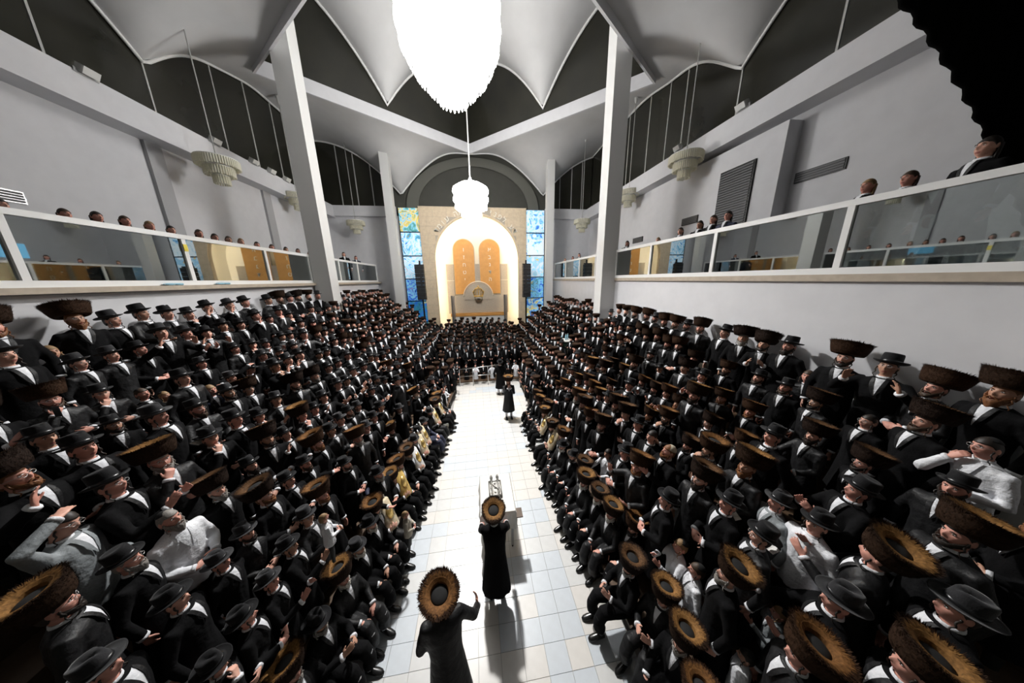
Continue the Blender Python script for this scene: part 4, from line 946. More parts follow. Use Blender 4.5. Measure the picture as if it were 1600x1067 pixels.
CROWD = """1,2,3.30,0.93,0.67,1.10,4.05,0,0,0,0,0,0
0,2,-3.09,1.83,0.94,0.98,1.92,1,0,0,0,0,0
1,3,3.80,1.02,1.02,1.10,4.04,1,0,0,0,0,0
0,3,-3.58,2.08,1.27,1.02,2.37,0,1,0,1,0,0
1,5,4.78,1.11,1.72,1.02,4.14,0,2,0,0,0,1
1,4,4.30,1.29,1.37,1.10,4.31,0,1,0,0,0,0
1,1,2.80,1.24,0.32,1.10,4.17,0,0,0,0,0,0
0,1,-2.60,2.02,0.62,0.86,1.89,1,0,0,0,0,5
0,4,-4.07,2.55,1.59,1.05,1.93,2,0,2,1,0,8
1,2,3.30,1.37,0.67,1.10,3.98,1,0,0,0,0,6
0,6,-5.06,2.91,2.24,1.01,1.23,0,3,0,1,0,3
0,5,-4.56,2.81,1.91,1.10,1.71,0,2,0,1,0,3
1,3,3.80,1.46,1.02,1.10,3.65,0,0,0,0,0,2
0,2,-3.09,2.33,0.94,0.94,1.88,1,0,0,0,0,0
0,3,-3.58,2.51,1.27,0.96,1.95,1,3,0,1,0,0
1,5,4.87,1.58,1.72,0.98,4.63,1,1,0,0,0,0
3,0,2.10,1.45,0.00,1.00,5.07,0,3,2,0,0,11
1,6,5.30,1.65,2.07,1.00,4.47,2,0,1,1,0,5
0,1,-2.60,2.37,0.62,0.87,1.94,1,0,0,0,0,1
0,4,-4.07,2.98,1.59,1.10,1.88,1,0,0,1,0,2
0,7,-5.54,3.38,2.56,0.97,1.52,0,1,0,0,0,2
1,7,5.80,1.86,2.42,1.09,4.47,0,2,0,0,0,0
1,1,2.80,1.59,0.32,0.63,3.93,2,0,1,0,1,0
2,0,-2.30,2.30,0.00,1.00,1.36,0,3,0,0,0,10
0,3,-3.58,2.90,1.27,1.01,1.39,2,3,1,0,0,1
0,5,-4.56,3.25,1.91,1.10,1.51,1,0,0,0,0,0
0,6,-5.00,3.34,2.24,0.97,1.43,1,0,0,0,0,0
1,2,3.30,1.71,0.67,0.62,4.16,2,0,2,0,1,2
1,3,3.80,1.89,1.02,1.02,4.62,1,0,1,0,0,0
0,2,-3.09,2.76,0.94,0.87,1.62,1,0,0,0,0,0
1,4,4.28,1.92,1.37,1.04,4.30,1,0,0,0,0,2
1,1,2.80,1.93,0.32,1.08,4.09,0,3,0,0,0,0
0,1,-2.60,2.71,0.62,0.86,1.70,1,0,0,0,0,2
1,6,5.30,2.06,2.07,1.04,4.30,0,1,0,0,0,0
3,0,2.29,1.88,0.00,1.00,4.94,0,3,0,0,0,10
1,2,3.30,2.05,0.67,1.07,4.13,1,0,0,1,0,0
0,4,-4.07,3.42,1.59,1.09,1.37,0,3,0,1,0,5
1,5,4.80,2.17,1.72,0.88,4.27,0,1,0,1,0,0
0,8,-6.03,4.03,2.88,1.10,1.64,1,0,0,0,0,0
1,7,5.80,2.28,2.42,1.01,4.32,0,1,0,0,0,1
0,2,-3.09,3.11,0.94,0.87,1.34,1,1,0,0,0,1
0,7,-5.54,3.88,2.56,0.94,1.33,0,1,0,1,0,5
2,0,-2.26,2.74,0.00,1.00,1.35,1,3,0,0,0,11
1,3,3.80,2.28,1.02,0.97,4.37,1,0,2,0,0,0
0,1,-2.60,3.07,0.62,0.91,1.86,1,0,0,0,0,2
0,3,-3.58,3.42,1.27,0.95,1.36,0,3,0,0,0,0
0,9,-6.52,4.37,3.21,1.10,1.26,0,2,0,0,0,0
1,1,2.80,2.30,0.32,0.78,4.19,2,0,1,0,1,0
1,2,3.30,2.48,0.67,1.10,4.39,1,0,0,0,0,1
0,6,-5.05,3.92,2.24,0.86,1.11,1,1,0,1,0,1
1,6,5.30,2.48,2.07,0.89,4.47,2,0,0,1,0,0
3,0,2.39,2.32,0.00,1.00,5.05,0,0,0,0,0,11
0,2,-3.09,3.48,0.94,1.02,1.61,0,2,0,1,0,1
0,5,-4.56,3.97,1.91,1.10,1.77,1,0,0,0,0,0
1,7,5.80,2.70,2.42,1.10,4.91,1,0,0,1,0,4
1,3,3.80,2.70,1.02,1.10,4.57,0,2,0,0,0,6
1,5,4.80,2.68,1.72,0.92,4.47,0,1,0,0,0,6
0,1,-2.60,3.44,0.62,0.95,1.39,1,0,0,1,0,2
0,7,-5.54,4.32,2.56,0.87,1.31,1,0,0,1,0,5
1,1,2.80,2.61,0.32,0.80,4.54,2,0,1,0,1,2
1,4,4.30,2.83,1.37,1.10,4.60,1,0,0,0,0,0
2,0,-2.20,3.26,0.00,1.00,1.18,0,4,0,0,0,10
0,4,-4.07,4.04,1.59,1.03,1.39,1,0,0,0,0,5
0,8,-6.03,4.60,2.88,0.92,1.70,1,0,0,1,0,0
0,9,-6.52,4.75,3.21,0.80,1.34,3,0,0,0,1,0
3,0,2.16,2.75,0.00,1.00,4.72,0,3,0,0,0,11
1,2,3.30,2.92,0.67,1.10,4.76,0,1,0,1,0,0
0,3,-3.58,3.95,1.27,0.92,1.26,1,1,0,0,0,1
1,1,2.80,2.97,0.32,1.10,4.24,1,0,0,0,0,1
0,2,-3.09,3.92,0.94,0.93,1.37,1,0,0,0,0,1
1,6,5.30,3.04,2.07,0.89,4.46,0,1,0,1,0,0
1,7,5.80,3.14,2.42,1.10,4.92,0,1,0,1,0,0
0,1,-2.60,3.82,0.62,0.97,1.40,0,2,0,0,0,0
0,5,-4.56,4.46,1.91,1.01,1.32,1,1,0,1,0,6
0,9,-6.52,5.13,3.21,1.10,1.26,0,2,0,1,0,0
0,7,-5.54,4.74,2.56,0.73,1.49,2,0,0,0,1,0
0,8,-6.03,4.97,2.88,0.93,1.58,1,0,0,0,0,0
0,4,-4.07,4.46,1.59,1.06,1.50,1,0,0,0,0,0
1,3,3.76,3.24,1.02,1.02,4.35,0,1,0,0,0,5
2,0,-2.16,3.70,0.00,1.00,1.37,1,4,0,0,0,10
0,3,-3.58,4.34,1.27,1.05,0.99,0,1,0,0,0,1
1,4,4.30,3.22,1.37,0.86,4.61,0,1,0,0,0,0
0,6,-5.05,4.88,2.24,1.05,1.50,1,0,0,0,0,0
1,2,3.30,3.27,0.67,0.62,4.89,2,0,1,0,1,6
0,2,-3.09,4.33,0.94,0.92,1.40,1,1,0,0,0,0
1,6,5.30,3.47,2.07,0.94,4.84,1,1,0,0,0,0
0,7,-5.54,5.01,2.56,0.63,1.51,2,0,0,0,1,0
3,0,2.59,3.33,0.00,1.00,4.77,0,1,0,0,0,10
1,7,5.80,3.52,2.42,0.80,-1.25,3,0,0,0,1,0
0,8,-6.03,5.35,2.88,0.93,1.50,1,0,0,0,0,1
1,5,4.80,3.56,1.72,0.86,-1.58,0,2,0,0,0,1
1,2,3.30,3.61,0.67,1.10,-1.69,4,2,0,0,0,2
0,9,-6.52,5.56,3.21,1.05,1.80,1,0,0,0,0,0
0,5,-4.56,5.02,1.91,1.03,1.38,1,1,0,1,0,0
1,1,2.80,3.69,0.32,1.10,-1.35,0,2,0,0,0,3
2,0,-2.12,4.14,0.00,1.00,1.34,1,4,0,0,0,15
0,3,-3.58,4.74,1.27,0.94,1.26,1,0,0,0,0,3
0,4,-4.07,4.90,1.59,0.95,1.48,1,0,0,0,0,5
1,3,3.80,3.72,1.02,0.86,-1.86,0,1,0,0,0,6
0,2,-3.09,4.72,0.94,1.00,1.54,0,2,0,1,0,1
1,7,5.80,3.90,2.42,1.10,-1.51,1,1,0,0,0,0
3,0,2.34,3.66,0.00,1.00,5.05,0,4,0,0,0,10
0,6,-5.05,5.25,2.24,0.80,1.24,3,0,3,0,1,0
0,1,-2.60,4.61,0.62,0.93,1.34,1,1,0,0,0,1
1,4,4.30,3.85,1.37,0.86,-1.70,0,0,0,1,0,0
1,6,5.30,3.92,2.07,0.94,-1.46,1,1,0,0,0,0
0,8,-6.03,5.74,2.88,1.07,1.23,1,0,0,0,0,4
0,9,-6.52,5.99,3.21,1.09,1.57,1,0,0,0,0,6
2,0,-2.16,4.48,0.00,1.00,1.20,0,4,0,0,0,12
1,2,3.30,4.05,0.67,1.10,-1.35,2,0,0,0,0,0
1,1,2.80,4.11,0.32,1.10,-1.48,1,0,0,0,0,1
0,4,-4.07,5.35,1.59,1.01,1.04,1,0,0,0,0,2
0,5,-4.61,5.48,1.91,0.95,1.30,0,0,0,1,0,0
1,5,4.80,4.11,1.72,0.86,-1.27,0,2,0,1,0,0
0,3,-3.58,5.22,1.27,1.02,1.46,0,0,0,0,0,5
0,7,-5.54,5.75,2.56,0.86,1.26,1,0,0,0,0,1
1,4,4.30,4.24,1.37,1.10,-1.45,0,1,0,0,0,0
3,0,2.28,4.06,0.00,1.00,4.95,0,4,0,0,0,10
1,7,5.80,4.33,2.42,1.05,-1.11,0,1,0,0,0,2
0,6,-5.05,5.70,2.24,0.86,1.68,1,0,0,0,0,0
0,2,-3.09,5.20,0.94,0.98,1.32,1,0,0,0,0,1
4,1,-2.77,4.96,0.00,1.00,1.04,1,1,3,0,0,6
4,1,-2.18,4.88,0.00,1.00,1.05,1,3,0,0,0,6
0,8,-6.03,6.16,2.88,1.01,1.51,1,0,0,0,0,2
1,3,3.86,4.37,1.02,0.98,-1.38,0,1,0,1,0,5
0,9,-6.52,6.42,3.21,1.05,1.40,1,0,0,0,0,0
1,2,3.30,4.49,0.67,1.10,-1.18,1,0,0,0,0,0
0,1,-2.65,5.28,0.62,1.00,0.90,0,3,0,0,0,0
1,6,5.30,4.56,2.07,0.90,-1.45,0,1,0,0,0,0
0,3,-3.58,5.62,1.27,0.96,1.19,1,0,0,0,0,2
3,0,2.16,4.47,0.00,1.00,4.98,0,4,0,0,0,10
1,5,4.82,4.65,1.72,1.02,-1.40,1,0,0,0,0,2
1,1,2.80,4.45,0.32,0.62,-1.30,2,0,1,0,1,0
1,7,5.80,4.75,2.42,1.08,-1.11,0,3,0,0,0,0
0,6,-5.05,6.13,2.24,0.88,1.60,1,0,0,0,0,8
0,2,-3.09,5.59,0.94,0.99,1.18,1,0,0,0,0,1
1,4,4.30,4.63,1.37,0.86,-1.41,0,2,0,0,0,4
0,4,-4.07,5.95,1.59,1.07,1.01,0,1,0,0,0,0
0,8,-6.03,6.56,2.88,0.96,1.05,1,0,0,0,0,4
0,5,-4.56,6.19,1.91,1.10,1.59,1,0,0,0,0,5
2,0,-2.08,5.27,0.00,1.00,1.23,0,2,0,0,0,13
1,1,2.80,4.72,0.32,0.79,-1.38,3,0,1,0,1,6
0,9,-6.52,6.83,3.21,1.01,1.60,1,0,0,0,0,5
1,3,3.80,4.84,1.02,0.86,-1.31,0,2,0,0,0,2
0,7,-5.54,6.53,2.56,0.92,1.46,1,0,0,0,0,1
1,2,3.30,4.93,0.67,1.10,-1.04,0,0,0,0,0,5
0,3,-3.58,6.01,1.27,1.02,1.11,1,0,0,0,0,4
0,1,-2.64,5.72,0.62,0.99,0.92,1,0,0,0,0,0
1,4,4.30,4.99,1.37,0.92,-1.31,0,0,0,0,0,2
3,0,2.32,4.90,0.00,1.00,4.93,0,4,0,0,0,10
1,5,4.80,5.11,1.72,1.04,-1.35,0,0,0,1,0,0
0,2,-3.09,5.98,0.94,0.98,1.29,1,1,0,0,0,1
1,7,5.80,5.19,2.42,1.10,-1.54,1,0,0,0,0,0
1,1,2.80,5.10,0.32,1.10,-1.01,0,1,0,0,0,1
0,6,-5.09,6.63,2.24,0.98,1.51,1,0,0,0,0,0
0,8,-6.03,6.97,2.88,1.02,1.17,1,0,0,0,0,0
0,5,-4.56,6.63,1.91,1.10,1.17,1,0,0,0,0,3
2,0,-2.03,5.67,0.00,1.00,1.25,0,4,0,0,0,10
0,9,-6.52,7.31,3.21,1.08,1.33,1,0,0,0,0,3
1,2,3.30,5.37,0.67,1.10,-1.01,0,1,0,0,0,0
0,7,-5.54,7.02,2.56,0.91,1.11,1,0,0,0,0,5
0,4,-4.07,6.64,1.59,1.02,1.36,0,3,0,0,0,0
1,6,5.30,5.42,2.07,0.89,-1.42,0,1,0,0,0,1
0,1,-2.65,6.20,0.62,0.98,1.04,1,0,0,0,0,1
1,4,4.30,5.41,1.37,0.86,-1.54,0,1,0,0,0,4
3,0,2.23,5.32,0.00,1.00,4.96,1,1,0,0,0,10
0,2,-3.09,6.43,0.94,0.92,1.47,1,0,0,0,0,2
0,3,-3.58,6.66,1.27,1.05,1.09,1,0,0,0,0,2
1,1,2.80,5.43,0.32,0.62,-1.01,3,0,1,0,1,2
0,6,-5.05,7.10,2.24,0.95,1.12,1,1,0,0,0,5
1,7,5.80,5.53,2.42,0.62,-1.29,2,0,4,0,1,0
0,8,-6.03,7.44,2.88,0.99,1.32,1,0,0,0,0,0
1,3,3.80,5.68,1.02,1.10,-1.32,1,0,0,0,0,4
0,5,-4.56,7.07,1.91,1.10,1.06,1,0,0,0,0,3
2,0,-1.92,6.11,0.00,1.00,1.27,0,3,0,0,0,14
1,7,5.80,5.87,2.42,1.09,-1.13,0,1,0,0,0,0
1,1,2.80,5.75,0.32,1.00,-1.02,0,1,0,0,0,0
1,2,3.30,5.81,0.67,1.10,-1.13,1,0,0,0,0,2
0,7,-5.54,7.42,2.56,0.86,1.24,1,0,0,0,0,4
4,1,-2.40,6.48,0.00,1.00,1.18,0,1,0,0,0,1
3,0,2.10,5.75,0.00,1.00,5.09,1,4,0,0,0,10
1,6,5.30,5.95,2.07,1.01,-1.18,0,1,0,0,0,1
0,1,-2.66,6.71,0.62,1.00,1.51,1,0,0,0,0,1
0,9,-6.52,7.90,3.21,1.08,1.35,1,0,0,0,0,3
1,4,4.30,5.89,1.37,0.86,-1.46,0,1,0,0,0,2
1,5,4.80,5.91,1.72,0.86,-1.09,1,0,0,0,0,0
0,3,-3.58,7.10,1.27,1.00,1.58,1,0,0,0,0,2
0,4,-4.07,7.27,1.59,1.02,1.45,1,0,0,0,0,0
0,6,-5.01,7.61,2.24,0.97,1.34,1,0,0,1,0,3
0,8,-6.03,7.98,2.88,1.09,1.40,1,0,0,0,0,3
1,1,2.80,6.17,0.32,1.10,-1.19,0,1,0,0,0,0
1,7,5.80,6.31,2.42,1.08,-1.43,1,1,0,0,0,0
1,4,4.30,6.29,1.37,1.10,-1.29,0,1,0,0,0,0
2,0,-1.91,6.71,0.00,1.00,1.20,1,3,0,0,0,12
1,5,4.80,6.32,1.72,1.02,-1.23,1,1,0,1,0,0
1,6,5.30,6.34,2.07,0.98,-1.32,0,1,0,0,0,0
1,2,3.32,6.28,0.67,0.98,-1.24,0,0,0,0,0,1
3,0,2.23,6.18,0.00,1.00,4.92,0,1,0,0,0,10
0,9,-6.52,8.37,3.21,1.10,1.44,1,0,0,0,0,1
0,7,-5.54,8.01,2.56,0.90,1.62,1,0,0,0,0,0
0,3,-3.58,7.52,1.27,1.08,1.18,1,0,0,0,0,2
4,1,-2.81,7.11,0.00,1.00,1.34,1,0,0,0,0,0
0,5,-4.56,7.82,1.91,0.97,1.21,1,0,0,0,0,0
0,2,-3.09,7.37,0.94,0.93,1.18,1,0,0,0,0,2
0,4,-4.07,7.78,1.59,1.00,1.34,1,0,0,0,0,1
1,1,2.80,6.61,0.32,1.10,-1.24,0,3,0,0,0,1
0,8,-6.03,8.40,2.88,1.00,1.56,1,0,0,0,0,0
0,6,-5.05,8.16,2.24,1.10,1.07,1,0,0,0,0,4
1,7,5.80,6.74,2.42,1.07,-1.40,0,1,0,0,0,0
1,3,3.80,6.63,1.02,0.86,-1.25,0,1,0,0,0,2
1,6,5.30,6.77,2.07,1.06,-1.33,0,1,0,0,0,0
1,2,3.29,6.71,0.67,1.01,-1.23,0,2,0,0,0,2
2,0,-1.91,7.15,0.00,1.00,1.32,1,3,0,0,0,12
3,0,2.10,6.62,0.00,1.00,5.02,0,1,0,0,0,12
0,7,-5.54,8.36,2.56,0.88,1.33,1,0,0,0,0,4
1,4,4.30,6.81,1.37,0.86,-1.51,0,1,0,0,0,0
0,5,-4.56,8.21,1.91,0.95,1.15,1,0,0,0,0,0
0,2,-3.11,7.83,0.94,1.02,1.36,1,1,0,1,0,1
0,8,-6.03,8.82,2.88,1.10,1.27,1,0,0,0,0,5
1,3,3.80,7.03,1.02,1.10,-1.31,0,1,0,0,0,0
1,7,5.80,7.19,2.42,1.07,-0.96,0,1,0,0,0,0
4,1,-2.53,7.73,0.00,1.00,0.73,1,0,0,0,0,0
0,3,-3.58,8.22,1.27,1.02,1.42,1,0,0,0,0,0
0,4,-4.07,8.38,1.59,1.03,0.87,1,0,0,0,0,1
2,0,-1.81,7.59,0.00,1.00,1.58,1,1,3,0,0,10
0,9,-6.52,9.21,3.21,1.10,1.58,1,0,0,0,0,0
1,6,5.30,7.27,2.07,0.99,-1.25,0,1,0,0,0,0
1,2,3.36,7.21,0.67,1.02,-1.06,0,0,0,0,0,2
3,0,2.91,7.02,0.00,1.00,4.90,3,3,1,0,0,10
0,6,-5.04,8.78,2.24,1.04,1.09,0,1,0,0,0,1
0,7,-5.58,8.99,2.56,1.04,1.21,1,0,0,1,0,4
0,1,-2.60,8.14,0.62,1.10,1.22,1,0,0,0,0,0
1,5,4.80,7.31,1.72,0.86,-1.24,0,1,0,0,0,0
0,5,-4.56,8.76,1.91,1.08,1.50,1,0,0,0,0,4
0,8,-6.03,9.24,2.88,1.00,1.35,1,0,0,0,0,5
1,1,2.80,7.38,0.32,0.86,-1.01,1,1,0,0,0,0
1,4,4.30,7.47,1.37,0.86,-1.30,0,1,0,0,0,0
1,7,5.80,7.62,2.42,1.10,-1.57,1,1,0,0,0,0
0,2,-3.09,8.43,0.94,0.86,1.12,1,0,0,0,0,1
3,0,2.10,7.48,0.00,1.00,4.94,0,2,0,0,0,12
1,6,5.30,7.68,2.07,1.06,-1.45,0,1,0,0,0,2
1,3,3.73,7.67,1.02,1.04,-1.26,0,2,0,1,0,5
1,2,3.24,7.65,0.67,0.95,-0.95,0,0,0,1,0,2
0,3,-3.58,8.82,1.27,1.09,1.12,1,0,0,0,0,2
0,6,-5.08,9.25,2.24,1.02,0.88,1,0,0,0,0,2
0,9,-6.52,9.71,3.21,1.10,1.32,0,1,0,0,0,0
0,7,-5.50,9.45,2.56,0.99,0.89,1,0,0,0,0,5
0,4,-4.06,9.00,1.59,0.95,1.55,1,0,0,0,0,2
2,0,-1.75,8.26,0.00,1.00,1.31,1,1,0,0,0,12
0,8,-6.03,9.62,2.88,0.89,1.26,1,0,0,0,0,1
0,5,-4.54,9.25,1.91,1.04,1.33,0,1,0,1,0,0
1,5,4.84,7.92,1.72,1.03,-1.28,0,3,0,1,0,0
4,1,-2.20,8.50,0.15,0.98,1.31,0,3,0,0,0,1
1,1,2.83,7.90,0.32,0.99,-1.35,0,1,0,0,0,1
1,7,5.80,8.06,2.42,1.10,-1.45,0,1,0,0,0,0
0,1,-2.62,8.78,0.62,0.97,1.08,0,1,0,0,0,0
1,4,4.36,8.03,1.37,1.00,-1.35,0,0,0,0,0,1
3,0,2.28,7.92,0.00,1.00,4.75,0,1,0,0,0,10
0,2,-3.14,9.02,0.94,1.03,0.82,0,3,0,1,0,6
1,3,3.81,8.14,1.02,1.00,-1.26,0,1,0,0,0,0
1,6,5.30,8.22,2.07,1.07,-1.28,1,1,0,0,0,3
1,2,3.24,8.16,0.67,1.03,-1.11,1,0,0,0,0,1
0,6,-5.11,9.69,2.24,1.02,1.42,0,1,0,0,0,0
0,9,-6.52,10.20,3.21,1.10,1.52,1,0,0,0,0,1
0,4,-4.07,9.51,1.59,0.97,1.05,0,1,0,0,0,2
0,3,-3.64,9.40,1.27,0.99,1.15,1,0,0,0,0,5
1,5,4.82,8.36,1.72,0.98,-1.29,1,1,0,0,0,0
0,5,-4.59,9.72,1.91,0.99,1.31,0,3,0,0,0,0
1,1,2.80,8.35,0.32,0.86,-1.06,0,1,0,0,0,0
0,7,-5.54,10.08,2.56,0.93,1.26,1,0,0,0,0,4
2,0,-1.64,8.86,0.00,1.00,1.54,0,3,0,0,0,12
3,0,2.10,8.36,0.00,1.00,4.99,0,1,0,0,0,10
0,8,-6.03,10.43,2.88,1.04,1.01,1,0,0,0,0,0
1,7,5.80,8.73,2.42,1.10,-1.31,0,1,0,0,0,0
1,2,3.31,8.60,0.67,0.94,-1.28,0,2,0,0,0,0
1,3,3.86,8.63,1.02,0.98,-1.07,0,2,0,1,0,3
0,9,-6.52,10.64,3.21,1.10,1.35,0,1,0,0,0,1
0,6,-5.01,10.19,2.24,0.97,1.06,1,0,0,1,0,0
0,4,-4.07,9.95,1.59,1.05,1.15,0,3,0,0,0,0
4,1,-2.62,9.37,0.00,1.00,1.13,1,0,0,0,0,2
1,6,5.36,8.86,2.07,1.01,-1.30,1,0,0,0,0,2
1,4,4.30,8.79,1.37,0.86,-1.04,1,1,0,0,0,3
0,5,-4.54,10.20,1.91,0.94,0.99,1,0,0,0,0,1
1,1,2.76,8.85,0.32,1.01,-0.64,0,1,0,0,0,2
1,5,4.80,8.87,1.72,0.88,-1.48,0,1,0,0,0,0
2,0,-1.60,9.30,0.00,1.00,1.38,0,1,0,0,0,10
3,0,2.10,8.80,0.00,1.00,5.08,0,1,0,0,0,10
0,3,-3.58,9.98,1.27,0.93,1.15,1,0,0,0,0,1
0,1,-2.65,9.74,0.62,1.00,0.96,0,0,0,0,0,0
4,1,-2.14,9.53,0.00,1.00,1.14,1,0,0,0,0,4
1,7,5.80,14.19,2.42,1.10,-0.72,3,1,1,0,0,9"""
